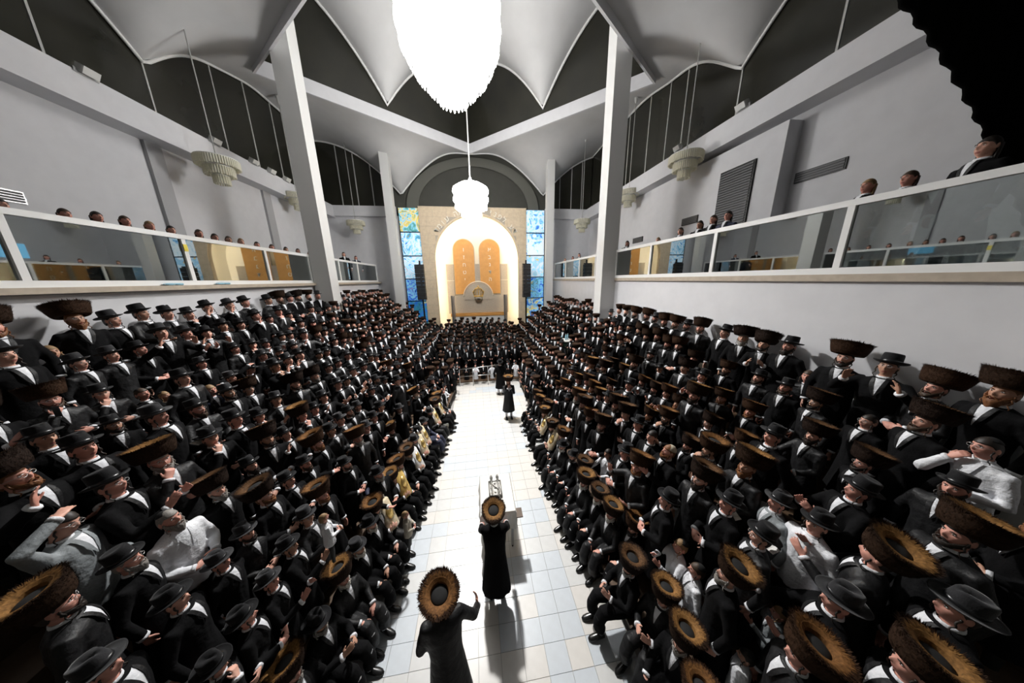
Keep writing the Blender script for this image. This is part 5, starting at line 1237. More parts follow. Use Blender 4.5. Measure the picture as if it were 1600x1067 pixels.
FAR = """-3.1,9.88,0.94,0.88,0.9,1,0,0
-5.5,10.67,2.56,0.98,1.1,0,3,0
3.8,9.07,1.02,1.00,-0.9,1,0,0
-6.0,10.85,2.88,0.93,1.2,1,0,0
-5.0,10.64,2.24,1.01,1.2,0,1,0
3.3,9.11,0.67,0.95,-1.4,0,3,0
5.8,9.29,2.42,1.10,-1.0,0,1,0
-4.1,10.42,1.59,0.98,1.2,1,1,0
-6.5,11.20,3.21,1.10,1.1,0,1,0
5.3,9.30,2.07,1.06,-1.3,1,1,0
-4.5,10.62,1.91,0.95,1.0,0,0,0
4.8,9.33,1.72,1.03,-1.1,0,1,0
-3.1,10.25,0.94,0.98,1.1,1,0,0
2.8,9.31,0.32,0.99,-1.2,0,1,0
-1.6,9.67,0.00,0.68,1.3,1,0,0
4.3,9.43,1.37,0.96,-1.2,1,0,0
-1.9,9.99,0.00,1.00,1.2,1,0,0
-3.6,10.52,1.27,0.97,0.9,1,0,0
2.2,9.33,0.00,0.96,4.9,0,1,0
-5.6,11.14,2.56,0.95,1.0,1,0,0
3.9,9.54,1.02,1.05,-1.1,0,0,0
3.3,9.58,0.67,1.01,-0.9,0,1,0
-5.0,11.12,2.24,0.97,0.8,0,1,0
-4.0,10.86,1.59,1.04,0.9,0,0,0
5.8,9.78,2.42,1.10,-1.3,0,0,0
-1.5,9.96,0.00,0.68,1.5,3,0,0
-6.0,11.49,2.88,0.99,1.2,1,0,0
4.8,9.78,1.72,0.98,-1.0,0,1,0
5.3,9.79,2.07,0.97,-1.2,0,1,0
-4.6,11.11,1.91,0.98,0.8,1,0,0
2.8,9.77,0.32,1.04,-0.8,0,0,0
-2.8,10.46,0.00,1.00,0.9,1,0,0
-6.5,11.82,3.21,1.10,0.9,1,0,0
-2.0,10.50,0.15,1.01,0.6,0,1,0
-3.5,11.03,1.27,1.00,0.7,1,0,0
4.3,9.95,1.37,0.91,-1.2,0,1,0
2.2,9.83,0.00,0.96,5.1,1,1,0
-3.0,10.90,0.94,1.00,0.7,1,0,0
-1.5,10.26,0.00,0.68,1.3,3,0,1
3.3,10.01,0.67,1.01,-0.9,0,3,0
-5.0,11.57,2.24,0.94,1.0,1,0,0
-6.0,11.92,2.88,1.00,0.8,0,3,0
-4.0,11.36,1.59,1.04,1.1,1,0,0
-4.6,11.57,1.91,1.05,1.1,1,0,0
5.3,10.29,2.07,0.96,-1.4,1,0,0
-1.5,10.56,0.00,0.68,1.3,1,0,0
2.9,10.28,0.32,1.03,-0.4,0,1,0
-5.5,11.94,2.56,0.86,1.3,1,0,0
-2.6,11.15,0.62,0.99,0.8,1,0,0
5.8,10.43,2.42,0.98,-1.2,1,1,0
-3.6,11.46,1.27,1.00,1.0,0,1,0
4.3,10.42,1.37,0.97,-1.0,0,0,0
2.1,10.29,0.00,0.97,4.9,1,1,0
-3.0,11.35,0.94,0.99,0.6,0,0,0
3.3,10.47,0.67,1.05,-1.2,0,0,0
3.8,10.37,1.02,0.69,-1.2,3,0,1
-4.1,11.80,1.59,1.02,0.6,1,1,0
-5.0,12.06,2.24,0.94,0.9,0,2,0
-6.1,12.38,2.88,0.96,1.1,1,0,0
4.8,10.64,1.72,1.00,-0.7,0,1,0
-4.5,12.04,1.91,1.01,0.9,0,1,0
5.3,10.79,2.07,1.02,-0.7,0,1,0
2.8,10.72,0.32,0.96,-0.5,0,1,0
-2.7,11.59,0.62,0.98,0.7,1,0,0
-1.5,11.17,0.00,0.95,1.3,0,1,0
-3.0,11.79,0.94,1.02,0.6,0,1,0
-3.6,11.95,1.27,1.00,0.7,1,1,0
2.2,10.75,0.00,1.01,5.0,0,2,0
-5.5,12.55,2.56,1.01,0.5,0,3,0
-1.9,11.50,0.15,0.95,0.6,0,0,0
3.3,10.94,0.67,0.97,-0.8,0,1,0
3.8,10.98,1.02,0.99,-0.7,1,0,0
-4.1,12.28,1.59,1.03,0.6,0,1,0
-5.1,12.54,2.24,0.96,1.0,1,0,0
4.3,11.06,1.37,0.86,-1.1,0,1,0
-6.0,12.93,2.88,1.01,0.7,1,0,0
4.8,11.20,1.72,0.96,-1.1,1,0,0
-4.5,12.52,1.91,0.96,0.8,1,0,0
2.8,11.21,0.32,1.01,-0.7,0,1,0
-1.3,11.63,0.00,1.03,1.4,0,1,0
-2.6,12.07,0.62,1.03,0.6,1,0,0
-3.5,12.42,1.27,1.03,0.9,0,1,0
2.3,11.22,0.00,1.01,5.0,0,2,0
-5.5,13.00,2.56,0.96,1.2,0,1,0
-3.1,12.30,0.94,0.99,0.7,0,0,0
5.3,11.42,2.07,0.98,-0.9,1,0,0
3.3,11.41,0.67,0.96,-0.9,0,0,0
3.8,11.43,1.02,0.96,-0.6,0,1,0
-5.0,13.00,2.24,1.04,1.0,1,0,0
-6.5,13.46,3.21,0.99,0.9,0,1,0
-4.0,12.78,1.59,0.95,0.9,1,0,0
4.9,11.65,1.72,0.97,-0.5,0,3,0
-4.6,13.02,1.91,0.96,1.1,0,1,0
2.8,11.68,0.32,0.97,-0.8,0,0,0
-1.3,12.12,0.00,0.99,1.5,0,1,0
-2.6,12.55,0.62,0.96,0.7,0,2,0
-6.1,13.59,2.88,0.95,1.1,1,0,0
-5.5,13.46,2.56,0.96,0.5,0,1,0
-3.0,12.74,0.94,1.00,0.8,1,0,0
5.4,11.90,2.07,1.04,-0.8,0,1,0
2.2,11.72,0.00,1.04,5.1,0,2,0
-3.6,12.90,1.27,0.94,0.8,0,1,0
3.8,11.92,1.02,1.03,-0.5,0,0,0
3.3,11.91,0.67,0.97,-0.3,0,0,0
-1.8,12.50,0.15,0.98,0.4,0,3,0
-5.1,13.45,2.24,0.95,0.9,0,1,0
-6.5,13.94,3.21,0.95,0.9,1,0,0
-4.0,13.21,1.59,0.97,0.9,1,0,0
-4.5,13.45,1.91,0.98,0.9,0,1,0
2.8,12.10,0.32,1.01,-0.7,0,1,0
-5.6,13.90,2.56,1.00,0.7,0,1,0
-6.0,14.06,2.88,1.02,0.6,1,0,0
-2.6,13.01,0.62,0.94,0.6,1,0,0
-3.1,13.20,0.94,0.99,0.4,0,1,0
5.8,12.34,2.42,1.02,-1.1,0,3,0
-3.5,13.37,1.27,1.04,0.9,0,0,0
5.3,12.38,2.07,1.01,-1.0,0,2,0
3.3,12.35,0.67,1.01,-0.5,0,0,0
2.3,12.23,0.00,1.01,5.0,0,1,0
3.8,12.35,1.02,0.96,-0.9,0,1,0
-6.5,14.39,3.21,1.03,1.1,0,1,0
-5.0,13.96,2.24,0.94,0.8,0,1,0
4.4,12.51,1.37,1.00,-0.6,0,1,0
-4.0,13.72,1.59,0.97,0.5,0,1,0
-4.5,13.95,1.91,1.03,0.8,0,0,0
4.7,12.63,1.72,1.00,-0.8,0,1,0
2.8,12.61,0.32,0.97,-0.3,0,1,0
-6.0,14.50,2.88,1.03,0.7,0,1,0
-2.6,13.50,0.62,1.04,0.5,1,0,0
5.8,12.83,2.42,1.10,-1.0,0,1,0
-5.6,14.38,2.56,0.94,0.7,0,2,0
-3.6,13.83,1.27,0.97,0.7,0,2,0
-3.1,13.68,0.94,0.95,0.5,1,1,0
5.3,12.86,2.07,1.03,-0.7,0,1,0
-2.1,13.25,0.00,0.62,-0.1,3,0,1
3.7,12.87,1.02,0.98,-0.4,1,0,0
3.3,12.85,0.67,0.97,-0.8,1,1,0
-5.1,14.41,2.24,1.01,0.4,1,0,0
-1.6,13.25,0.00,0.62,0.3,1,0,0
-4.0,14.18,1.59,1.04,0.3,0,0,0
-1.2,13.25,0.00,0.66,0.5,1,0,0
4.3,13.00,1.37,1.01,-0.7,1,1,0
-6.5,14.91,3.21,0.98,0.8,1,0,0
-4.6,14.38,1.91,1.05,0.8,0,1,0
-0.7,13.25,0.00,0.64,0.1,3,0,0
4.8,13.08,1.72,0.96,-0.7,0,3,0
-0.2,13.25,0.00,0.63,0.1,3,0,1
2.7,13.08,0.32,0.98,-0.1,0,1,0
0.2,13.25,0.00,0.63,0.2,3,0,0
-2.6,13.97,0.62,1.01,0.4,0,2,0
-3.1,14.14,0.94,1.02,0.5,1,1,0
-3.6,14.30,1.27,1.05,0.2,1,0,0
-5.5,14.87,2.56,1.03,0.9,0,1,0
5.8,13.29,2.42,1.02,-1.0,0,1,0
0.7,13.25,0.00,0.61,-0.1,3,0,1
-6.0,15.00,2.88,0.95,0.7,1,0,0
1.1,13.25,0.00,0.63,-0.0,2,0,0
5.3,13.34,2.07,1.02,-0.9,0,1,0
1.6,13.25,0.00,0.66,-0.3,1,0,0
3.3,13.32,0.67,1.01,-0.6,0,1,0
3.8,13.33,1.02,0.96,-1.0,0,1,0
-2.1,13.75,0.00,0.61,0.2,3,0,1
-1.6,13.75,0.00,0.65,0.4,3,0,0
-5.1,14.89,2.24,0.96,0.9,0,2,0
2.0,13.25,0.00,0.66,-0.4,1,0,1
-4.1,14.62,1.59,1.02,0.4,1,1,0
-6.5,15.36,3.21,0.98,0.9,0,0,0
-1.2,13.75,0.00,0.68,0.2,2,0,0
4.2,13.48,1.37,0.97,-0.4,0,1,0
-4.5,14.86,1.91,0.99,0.5,0,1,0
4.8,13.57,1.72,1.02,-0.6,1,0,0
-0.7,13.75,0.00,0.61,0.1,1,0,0
2.8,13.53,0.32,0.95,-0.4,0,1,0
-0.2,13.75,0.00,0.62,0.2,1,0,0
0.2,13.75,0.00,0.65,0.1,2,0,0
-2.7,14.42,0.62,0.95,0.4,0,1,0
-5.6,15.31,2.56,1.00,0.7,1,0,0
-6.0,15.44,2.88,0.97,1.0,0,1,0
-3.6,14.75,1.27,1.01,0.6,0,2,0
5.8,13.74,2.42,0.97,-0.8,1,0,0
-2.1,14.25,0.11,0.98,0.1,0,0,0
-3.1,14.63,0.94,0.99,0.6,1,0,0
-1.6,14.25,0.11,1.05,0.2,1,0,0
0.7,13.75,0.00,0.60,-0.3,2,0,0
5.4,13.77,2.07,0.99,-0.7,1,0,0
1.1,13.75,0.00,0.61,-0.2,2,0,0
3.3,13.78,0.67,1.00,-0.5,0,1,0
-1.2,14.25,0.11,0.98,0.3,1,1,0
3.9,13.78,1.02,0.96,-0.6,0,2,0
-5.0,15.31,2.24,0.95,0.5,1,0,0
1.6,13.75,0.00,0.64,-0.2,1,0,0
-0.7,14.25,0.11,0.97,0.6,1,0,0
-6.5,15.83,3.21,1.04,0.6,1,0,0
-4.1,15.09,1.59,0.99,0.4,1,0,0
2.0,13.75,0.00,0.63,-0.4,3,0,0
4.3,13.95,1.37,1.03,-0.8,1,0,0
-0.2,14.25,0.11,0.96,0.0,1,0,0
-4.6,15.34,1.91,1.02,0.4,1,0,0
2.5,13.75,0.00,0.61,-0.2,2,0,0
0.3,14.25,0.11,0.98,0.0,0,1,0
4.8,14.02,1.72,0.95,-0.5,0,1,0
0.7,14.25,0.11,0.98,-0.0,1,0,0
2.8,14.03,0.32,0.98,-0.3,0,1,0
-6.0,15.92,2.88,1.03,0.7,0,3,0
1.2,14.25,0.11,0.97,-0.6,1,0,0
-2.6,14.94,0.62,1.01,0.4,1,0,0
-5.5,15.81,2.56,1.00,0.6,0,1,0
-2.2,14.75,0.18,0.94,0.2,0,3,0
1.6,14.25,0.11,1.01,-0.2,1,0,0
-3.5,15.23,1.27,0.94,0.4,1,0,0
-3.1,15.12,0.94,1.04,0.6,1,0,0
-1.8,14.75,0.18,0.99,0.4,0,0,0
5.3,14.25,2.07,0.98,-0.9,1,0,0
2.1,14.25,0.11,1.03,-0.1,1,0,0
3.8,14.25,1.02,0.99,-0.8,0,2,0
-1.3,14.75,0.18,0.95,0.3,0,2,0
3.2,14.29,0.67,1.01,-0.1,0,3,0
-5.0,15.84,2.24,1.01,0.8,0,3,0
-0.8,14.75,0.18,0.99,-0.0,1,1,0
-6.5,16.29,3.21,1.00,1.0,0,2,0
-0.3,14.75,0.18,1.01,0.4,1,0,0
-4.1,15.60,1.59,0.97,0.6,1,1,0
4.3,14.42,1.37,1.01,-0.5,1,0,0
0.2,14.75,0.18,1.00,0.4,0,1,0
-4.5,15.80,1.91,0.94,0.6,1,1,0
4.8,14.52,1.72,1.00,-0.9,1,1,0
2.8,14.49,0.32,1.04,-0.4,1,0,0
0.6,14.75,0.18,1.00,-0.0,1,0,0
-6.1,16.39,2.88,1.02,0.8,1,0,0
1.1,14.75,0.18,1.01,0.3,1,0,0
-2.6,15.37,0.62,0.99,0.5,0,1,0
-5.6,16.26,2.56,1.01,0.8,1,0,0
5.8,14.67,2.42,1.02,-0.9,0,1,0
-3.6,15.71,1.27,1.02,0.3,1,0,0
1.5,14.75,0.18,1.02,-0.1,0,0,0
-2.0,15.25,0.24,1.00,0.4,1,0,0
-3.1,15.56,0.94,0.97,0.8,0,1,0
-1.6,15.25,0.24,1.04,0.5,1,0,0
5.2,14.75,2.07,0.97,-0.8,0,1,0
2.0,14.75,0.18,0.97,-0.0,0,3,0
3.8,14.73,1.02,1.00,-0.6,0,0,0
-1.1,15.25,0.24,1.02,0.1,1,0,0
2.5,14.75,0.18,1.01,-0.2,0,1,0
3.3,14.73,0.67,0.97,-0.4,0,2,0
-5.1,16.27,2.24,0.97,0.6,1,0,0
-6.5,16.74,3.21,0.97,0.6,1,1,0
-4.1,16.04,1.59,1.03,0.7,0,1,0
4.2,14.84,1.37,0.94,-0.6,0,1,0
-0.6,15.25,0.24,0.98,0.1,0,1,0
-0.1,15.25,0.24,0.95,-0.0,0,0,0
-4.5,16.27,1.91,0.98,0.6,1,0,0
4.8,14.99,1.72,1.01,-0.7,0,1,0
2.8,14.94,0.32,1.03,-0.5,0,3,0
0.3,15.25,0.24,0.98,0.2,1,0,0
0.8,15.25,0.24,0.94,0.1,1,0,0
-2.6,15.84,0.62,0.97,0.4,0,0,0
5.8,15.16,2.42,1.04,-0.6,0,0,0
1.2,15.25,0.24,1.01,-0.2,1,0,0
-6.1,16.89,2.88,0.94,0.4,0,1,0
-3.6,16.18,1.27,1.01,0.7,1,0,0
-2.0,15.75,0.31,1.05,0.3,0,0,0
-5.6,16.75,2.56,0.96,0.7,1,1,0
-3.1,16.05,0.94,1.01,0.4,1,0,0
5.3,15.21,2.07,1.02,-0.4,0,1,0
1.7,15.25,0.24,0.99,-0.3,0,3,0
-1.6,15.75,0.31,1.03,0.4,1,0,0
3.7,15.21,1.02,1.05,-0.8,1,1,0
-5.1,16.74,2.24,1.01,0.6,1,0,0
2.2,15.25,0.24,0.97,0.0,1,0,0
-1.1,15.75,0.31,1.03,0.3,0,1,0
3.3,15.21,0.67,0.94,-0.3,0,2,0
-6.5,17.23,3.21,1.01,0.5,1,0,0
-0.6,15.75,0.31,1.02,0.3,0,1,0
-4.1,16.52,1.59,0.96,0.5,1,1,0
4.4,15.35,1.37,1.04,-0.4,1,0,0
-0.2,15.75,0.31,1.01,0.2,1,0,0
-4.6,16.77,1.91,1.02,0.5,1,0,0
2.7,15.40,0.32,1.00,-0.4,0,1,0
4.9,15.44,1.72,0.94,-0.4,0,2,0
0.2,15.75,0.31,0.96,0.2,0,1,0
0.7,15.75,0.31,0.99,0.0,0,3,0
-2.6,16.29,0.62,1.00,0.5,1,0,0
-3.1,16.49,0.94,0.99,0.3,1,0,0
-6.0,17.36,2.88,1.02,0.6,0,2,0
-5.6,17.20,2.56,0.94,0.7,1,1,0
5.8,15.64,2.42,1.01,-0.6,0,3,0
1.1,15.75,0.31,0.95,-0.5,1,0,0
-2.2,16.25,0.37,1.03,0.4,0,3,0
5.3,15.65,2.07,1.04,-0.6,0,1,0
-3.5,16.67,1.27,1.03,0.4,1,1,0
1.6,15.75,0.31,1.02,-0.1,1,0,0
3.7,15.65,1.02,1.05,-0.1,1,0,0
-1.7,16.25,0.37,1.00,-0.1,0,1,0
2.1,15.75,0.31,1.03,-0.3,1,0,0
3.3,15.67,0.67,0.96,-0.0,1,0,0
-5.1,17.24,2.24,1.03,0.4,1,1,0
-1.3,16.25,0.37,0.98,0.5,1,0,0
2.5,15.75,0.31,0.97,0.0,1,0,0
-6.5,17.70,3.21,0.99,0.5,0,1,0
-4.1,16.98,1.59,0.96,0.4,0,1,0
-0.8,16.25,0.37,1.03,0.3,1,1,0
4.2,15.81,1.37,1.01,-0.2,0,0,0
-0.3,16.25,0.37,0.97,0.1,0,3,0
-4.5,17.25,1.91,1.02,0.6,0,1,0
4.8,15.93,1.72,1.01,-0.6,0,1,0
0.1,16.25,0.37,0.95,0.4,0,1,0
2.9,15.91,0.32,1.03,-0.6,0,1,0
0.6,16.25,0.37,0.98,0.1,1,1,0
1.0,16.25,0.37,1.02,0.1,0,3,0
-5.5,17.69,2.56,1.05,0.6,1,1,0
-2.6,16.82,0.62,1.04,0.3,1,0,0
-6.0,17.81,2.88,0.96,0.7,1,0,0
5.8,16.11,2.42,0.99,-0.7,0,1,0
-3.0,16.96,0.94,0.96,0.2,1,1,0
-3.6,17.13,1.27,1.00,0.8,1,0,0
1.5,16.25,0.37,1.01,0.2,1,1,0
5.3,16.12,2.07,0.95,-0.7,0,1,0
-2.0,16.75,0.44,0.99,0.3,1,0,0
-1.6,16.75,0.44,1.00,0.5,1,0,0
3.8,16.13,1.02,0.94,-0.4,0,3,0
-5.1,17.68,2.24,1.01,0.5,0,2,0
3.4,16.12,0.67,0.95,-0.4,1,1,0
1.9,16.25,0.37,0.97,-0.5,1,1,0
-6.5,18.15,3.21,1.01,0.6,1,1,0
4.2,16.25,1.37,1.04,-0.6,0,1,0
2.4,16.25,0.37,1.04,-0.2,0,3,0
-1.2,16.75,0.44,1.01,-0.1,0,0,0
-4.0,17.46,1.59,0.98,0.4,1,0,0
-0.7,16.75,0.44,0.98,0.1,1,0,0
4.8,16.38,1.72,1.00,-0.6,0,0,0
-0.2,16.75,0.44,0.98,0.2,1,0,0
-4.5,17.71,1.91,0.99,0.1,1,1,0
2.8,16.36,0.32,0.99,-0.3,0,0,0
0.2,16.75,0.44,0.98,-0.3,0,0,0
-2.6,17.26,0.62,1.03,0.0,1,0,0
-6.0,18.26,2.88,0.99,0.8,0,0,0
0.7,16.75,0.44,0.96,0.0,1,1,0
5.8,16.53,2.42,0.94,-0.5,0,1,0
-5.5,18.14,2.56,0.97,0.2,1,0,0
-3.1,17.42,0.94,0.98,0.1,1,1,0
-3.6,17.61,1.27,1.01,0.5,0,1,0
1.1,16.75,0.44,0.97,-0.0,0,2,0
-2.2,17.25,0.50,0.99,0.4,1,0,0
5.3,16.60,2.07,0.96,-0.5,1,0,0
3.8,16.59,1.02,1.00,-0.3,0,2,0
1.6,16.75,0.44,0.94,-0.0,1,0,0
-1.7,17.25,0.50,0.98,0.2,1,0,0
3.3,16.59,0.67,0.95,-0.6,0,1,0
2.1,16.75,0.44,0.98,0.0,0,3,0
-1.2,17.25,0.50,1.03,0.1,1,1,0
-6.5,18.64,3.21,1.01,0.6,1,1,0
-5.1,18.19,2.24,0.95,0.5,0,0,0
4.3,16.75,1.37,1.04,-0.3,0,3,0
-0.8,17.25,0.50,1.03,0.1,1,0,0
-4.1,17.97,1.59,1.03,0.2,0,3,0
-4.5,18.15,1.91,0.98,0.5,1,0,0
-0.4,17.25,0.50,0.99,0.3,0,1,0
4.8,16.85,1.72,0.95,-0.5,0,3,0
0.1,17.25,0.50,1.00,0.3,1,0,0
2.9,16.84,0.32,0.94,-0.3,0,1,0
-6.0,18.72,2.88,0.98,0.6,0,1,0
-2.6,17.71,0.62,0.99,0.6,1,0,0
5.8,17.00,2.42,0.99,-0.3,0,1,0
0.6,17.25,0.50,0.95,0.7,1,1,0
1.0,17.25,0.50,1.02,-0.2,1,0,0
-3.6,18.07,1.27,1.01,0.4,0,1,0
-3.1,17.94,0.94,0.95,0.5,0,1,0
5.3,17.09,2.07,1.02,-0.5,1,0,0
1.4,17.25,0.50,1.02,-0.2,1,0,0
-2.1,17.75,0.57,1.03,0.3,1,0,0
3.8,17.09,1.02,1.03,-0.4,0,1,0
3.3,17.10,0.67,0.99,-0.4,0,1,0
1.9,17.25,0.50,0.95,-0.2,0,1,0
-1.6,17.75,0.57,0.96,0.3,0,3,0
-1.2,17.75,0.57,1.03,0.1,0,2,0
-6.5,19.10,3.21,0.95,0.5,0,2,0
2.3,17.25,0.50,0.98,-0.3,0,0,0
-4.1,18.43,1.59,1.04,0.3,0,0,0
4.2,17.21,1.37,0.95,-0.6,1,1,0
-0.7,17.75,0.57,0.97,0.2,1,0,0
4.8,17.32,1.72,0.95,-0.5,1,1,0
-4.6,18.65,1.91,0.96,0.3,0,1,0
-0.2,17.75,0.57,0.95,0.1,1,0,0
2.8,17.33,0.32,0.99,-0.2,0,1,0
0.2,17.75,0.57,0.96,0.1,1,1,0
5.8,17.50,2.42,1.02,-0.5,0,2,0
-2.5,18.22,0.62,1.05,0.4,1,0,0
-6.1,19.24,2.88,0.99,0.7,0,1,0
0.7,17.75,0.57,0.94,-0.4,1,0,0
-3.2,18.40,0.94,1.03,0.1,0,1,0
1.2,17.75,0.57,1.03,0.1,1,0,0
-3.6,18.56,1.27,0.95,0.4,1,0,0
5.3,17.54,2.07,0.97,-0.4,0,1,0
-2.1,18.25,0.63,1.03,0.4,0,0,0
1.6,17.75,0.57,1.02,-0.3,1,1,0
3.8,17.56,1.02,1.02,-0.3,0,1,0
3.3,17.56,0.67,0.97,-0.1,0,3,0
-1.6,18.25,0.63,1.00,0.0,1,0,0
2.1,17.75,0.57,0.96,0.1,0,0,0
-6.6,19.59,3.21,0.95,0.2,1,0,0
4.3,17.67,1.37,0.97,-0.4,0,1,0
-1.1,18.25,0.63,0.96,0.6,1,0,0
-0.7,18.25,0.63,0.99,0.1,0,1,0
-4.5,19.10,1.91,1.04,0.4,1,0,0
4.8,17.78,1.72,0.94,-0.4,0,1,0
-0.2,18.25,0.63,1.03,0.0,1,0,0
2.7,17.79,0.32,1.01,-0.1,0,1,0
0.2,18.25,0.63,1.02,0.0,1,0,0
-5.5,19.56,2.56,1.04,0.4,0,3,0
0.6,18.25,0.63,1.03,0.4,1,0,0
5.8,17.99,2.42,1.05,-0.4,0,1,0
-2.5,18.70,0.62,0.95,0.1,1,0,0
-3.0,18.85,0.94,0.95,-0.0,1,1,0
1.1,18.25,0.63,0.97,-0.1,0,2,0
3.8,18.00,1.02,1.03,-0.2,0,0,0
5.3,18.03,2.07,0.96,-0.7,0,3,0
-2.2,18.75,0.70,1.00,0.1,1,0,0
1.6,18.25,0.63,0.99,-0.1,0,1,0
3.3,18.02,0.67,0.96,-0.3,0,1,0
-1.8,18.75,0.70,0.97,0.4,0,1,0
-5.0,19.58,2.24,0.97,0.2,0,1,0
2.0,18.25,0.63,0.96,-0.3,1,0,0
-1.3,18.75,0.70,1.01,0.5,0,1,0
4.3,18.13,1.37,0.99,-0.7,0,3,0
2.5,18.25,0.63,1.02,-0.2,0,2,0
-4.6,19.55,1.91,1.05,0.5,0,2,0
-0.9,18.75,0.70,0.98,0.3,1,0,0
-0.4,18.75,0.70,1.00,-0.1,1,1,0
4.9,18.28,1.72,0.98,-0.3,0,1,0
2.8,18.25,0.32,0.99,0.0,1,0,0
0.1,18.75,0.70,1.00,0.0,1,0,0
-2.6,19.14,0.62,1.01,0.4,1,0,0
5.8,18.42,2.42,1.01,-0.6,0,1,0
0.6,18.75,0.70,1.02,0.2,1,0,0
-3.1,19.32,0.94,1.03,0.3,0,1,0
5.3,18.46,2.07,1.00,-0.5,0,0,0
1.0,18.75,0.70,1.03,-0.1,1,0,0
3.8,18.48,1.02,0.99,-0.6,0,0,0
3.3,18.49,0.67,0.97,-0.5,0,3,0
1.5,18.75,0.70,0.97,-0.0,0,1,0
-2.1,19.25,0.76,0.94,0.2,1,0,0
1.9,18.75,0.70,0.96,-0.2,1,0,0
-1.6,19.25,0.76,0.97,-0.1,1,0,0
4.3,18.62,1.37,0.96,-0.3,0,1,0
-1.2,19.25,0.76,1.01,0.1,0,1,0
2.4,18.75,0.70,1.00,-0.4,1,0,0
-0.7,19.25,0.76,0.97,0.3,0,0,0
4.9,18.73,1.72,0.97,0.0,1,1,0
2.8,18.70,0.32,1.05,-0.2,1,1,0
-0.2,19.25,0.76,0.95,-0.1,1,0,0
0.2,19.25,0.76,0.97,-0.4,0,0,0
0.7,19.25,0.76,1.04,0.2,1,0,0
1.1,19.25,0.76,1.00,-0.0,0,1,0
-2.1,19.75,0.83,0.98,0.4,0,0,0
3.3,18.98,0.67,0.96,0.1,0,2,0
1.6,19.25,0.76,0.96,-0.2,1,0,0
-1.6,19.75,0.83,0.99,0.2,1,0,0
2.1,19.25,0.76,1.00,0.2,1,1,0
4.4,19.08,1.37,0.97,-0.5,1,0,0
-1.1,19.75,0.83,1.04,0.3,0,0,0
4.8,19.20,1.72,1.03,-0.4,0,1,0
-0.7,19.75,0.83,1.03,-0.0,1,0,0
2.8,19.17,0.32,0.97,-0.2,0,1,0
-0.2,19.75,0.83,1.04,0.2,0,3,0
0.3,19.75,0.83,1.03,0.0,1,0,0
0.8,19.75,0.83,1.04,0.0,1,1,0
3.3,19.43,0.67,1.04,-0.1,0,1,0
1.2,19.75,0.83,1.02,0.1,1,1,0
1.7,19.75,0.83,1.01,-0.2,1,0,0
4.3,19.55,1.37,0.94,-0.3,1,0,0
2.2,19.75,0.83,0.94,-0.5,1,1,0"""
rows = {}
HC_, BC_, CC_ = 'SHKBN', 'ndrgw', 'bwgnl'
SIDES = ['L', 'R', 'LS', 'RS', 'LF', 'C']
POSES = ['down', 'clasp', 'clap', 'raise1', 'raise2', 'face', 'palm', 'point', 'overhead', 'camera', 'seat', 'seatclap', 'torah_w', 'torah_g', 'torah_s', 'seatchild']
for ln in CROWD.strip().splitlines():
    a = [float(q) for q in ln.split(',')]; i = [int(q) for q in a]
    rows.setdefault((SIDES[i[0]], i[1]), []).append((a[2], a[3], a[4], a[5], a[6], (HC_[i[7]], BC_[i[8]], CC_[i[9]], i[10], i[11]), POSES[i[12]]))
GN = {'L': 'men standing on the left stand', 'R': 'men standing on the right stand', 'LS': 'men seated left of the aisle', 'RS': 'men seated right of the aisle', 'LF': 'men standing behind the left bench', 'C': 'crowd before the ark'}
SEAT_POS = {}
n_ = 0
for key in sorted(rows):
    side, rw = key
    L = sorted(rows[key], key=lambda q: q[1]); N = len(L)
    for i, (x, y, z, s, rz, code, pose) in enumerate(L):
        hat, beard, coat, g, kd = code; kid = bool(kd); pp = ALIAS.get(pose, pose)
        who = 'boy' if kid else 'man'; colw = {'w': ' white shirt,', 'g': ' grey vest,', 'n': ' navy coat,', 'l': ' beige top,', 'b': ''}[coat]
        where = {'L': 'left stand row %s' % word(rw), 'R': 'right stand row %s' % word(rw), 'LS': 'left bench', 'RS': 'right bench', 'LF': 'behind left bench row %s' % word(rw), 'C': 'before ark row %s' % word(rw)}[side]
        idx = '%s from near end' % word(i+1) if True else ''
        ps = PW[pp]; lab = '%s%s, %s,%s%s %s, %s' % (BRD[beard], who, HATW[hat], colw, (' '+ps+',') if ps else '', where, idx)
        if len(lab.split()) > 16: lab = '%s%s, %s,%s %s, %s' % (BRD[beard], who, HATW[hat], colw, where, idx)
        if len(lab.split()) > 16: lab = '%s%s,%s %s, %s' % (BRD[beard], who, colw, where, idx)
        hcl = None
        if kid: hcl = random.choice(['hair_b', 'hair_n', 'hair_d'])
        n_ += 1
        person(lab, (x, y, z), rz, s, hat, beard, coat, bool(g), kid, pose, side in ('LS', 'RS'), GN[side], hcl, seed=n_)
        if pose.startswith('torah') or pose == 'seatchild': SEAT_POS[(round(x, 2), round(y, 2))] = (x, y, z, rz, pose)
# scrolls held by the seated men
torder = sorted([v for v in SEAT_POS.values() if v[4] != 'seatchild'], key=lambda q: q[1])
for i, (x, y, z, rz, pose) in enumerate(torder):
    R_ = Matrix.Rotation(rz, 4, 'Z'); p = V((x, y, z))+R_ @ V((.13, -.235, .60))
    m = {'torah_w': 'mantle_w', 'torah_g': 'mantle_g', 'torah_s': 'mantle_s'}[pose]
    e = (R_ @ Matrix.Rotation(-.45, 4, 'X') @ Matrix.Rotation(.12, 4, 'Y')).to_euler()
    scroll('torah_scroll', '%s mantled scroll held upright on the left bench, %s from the near end' % ({'mantle_w': 'cream brocade', 'mantle_g': 'gold velvet', 'mantle_s': 'white satin'}[m], ORD[i]), p, e, m)
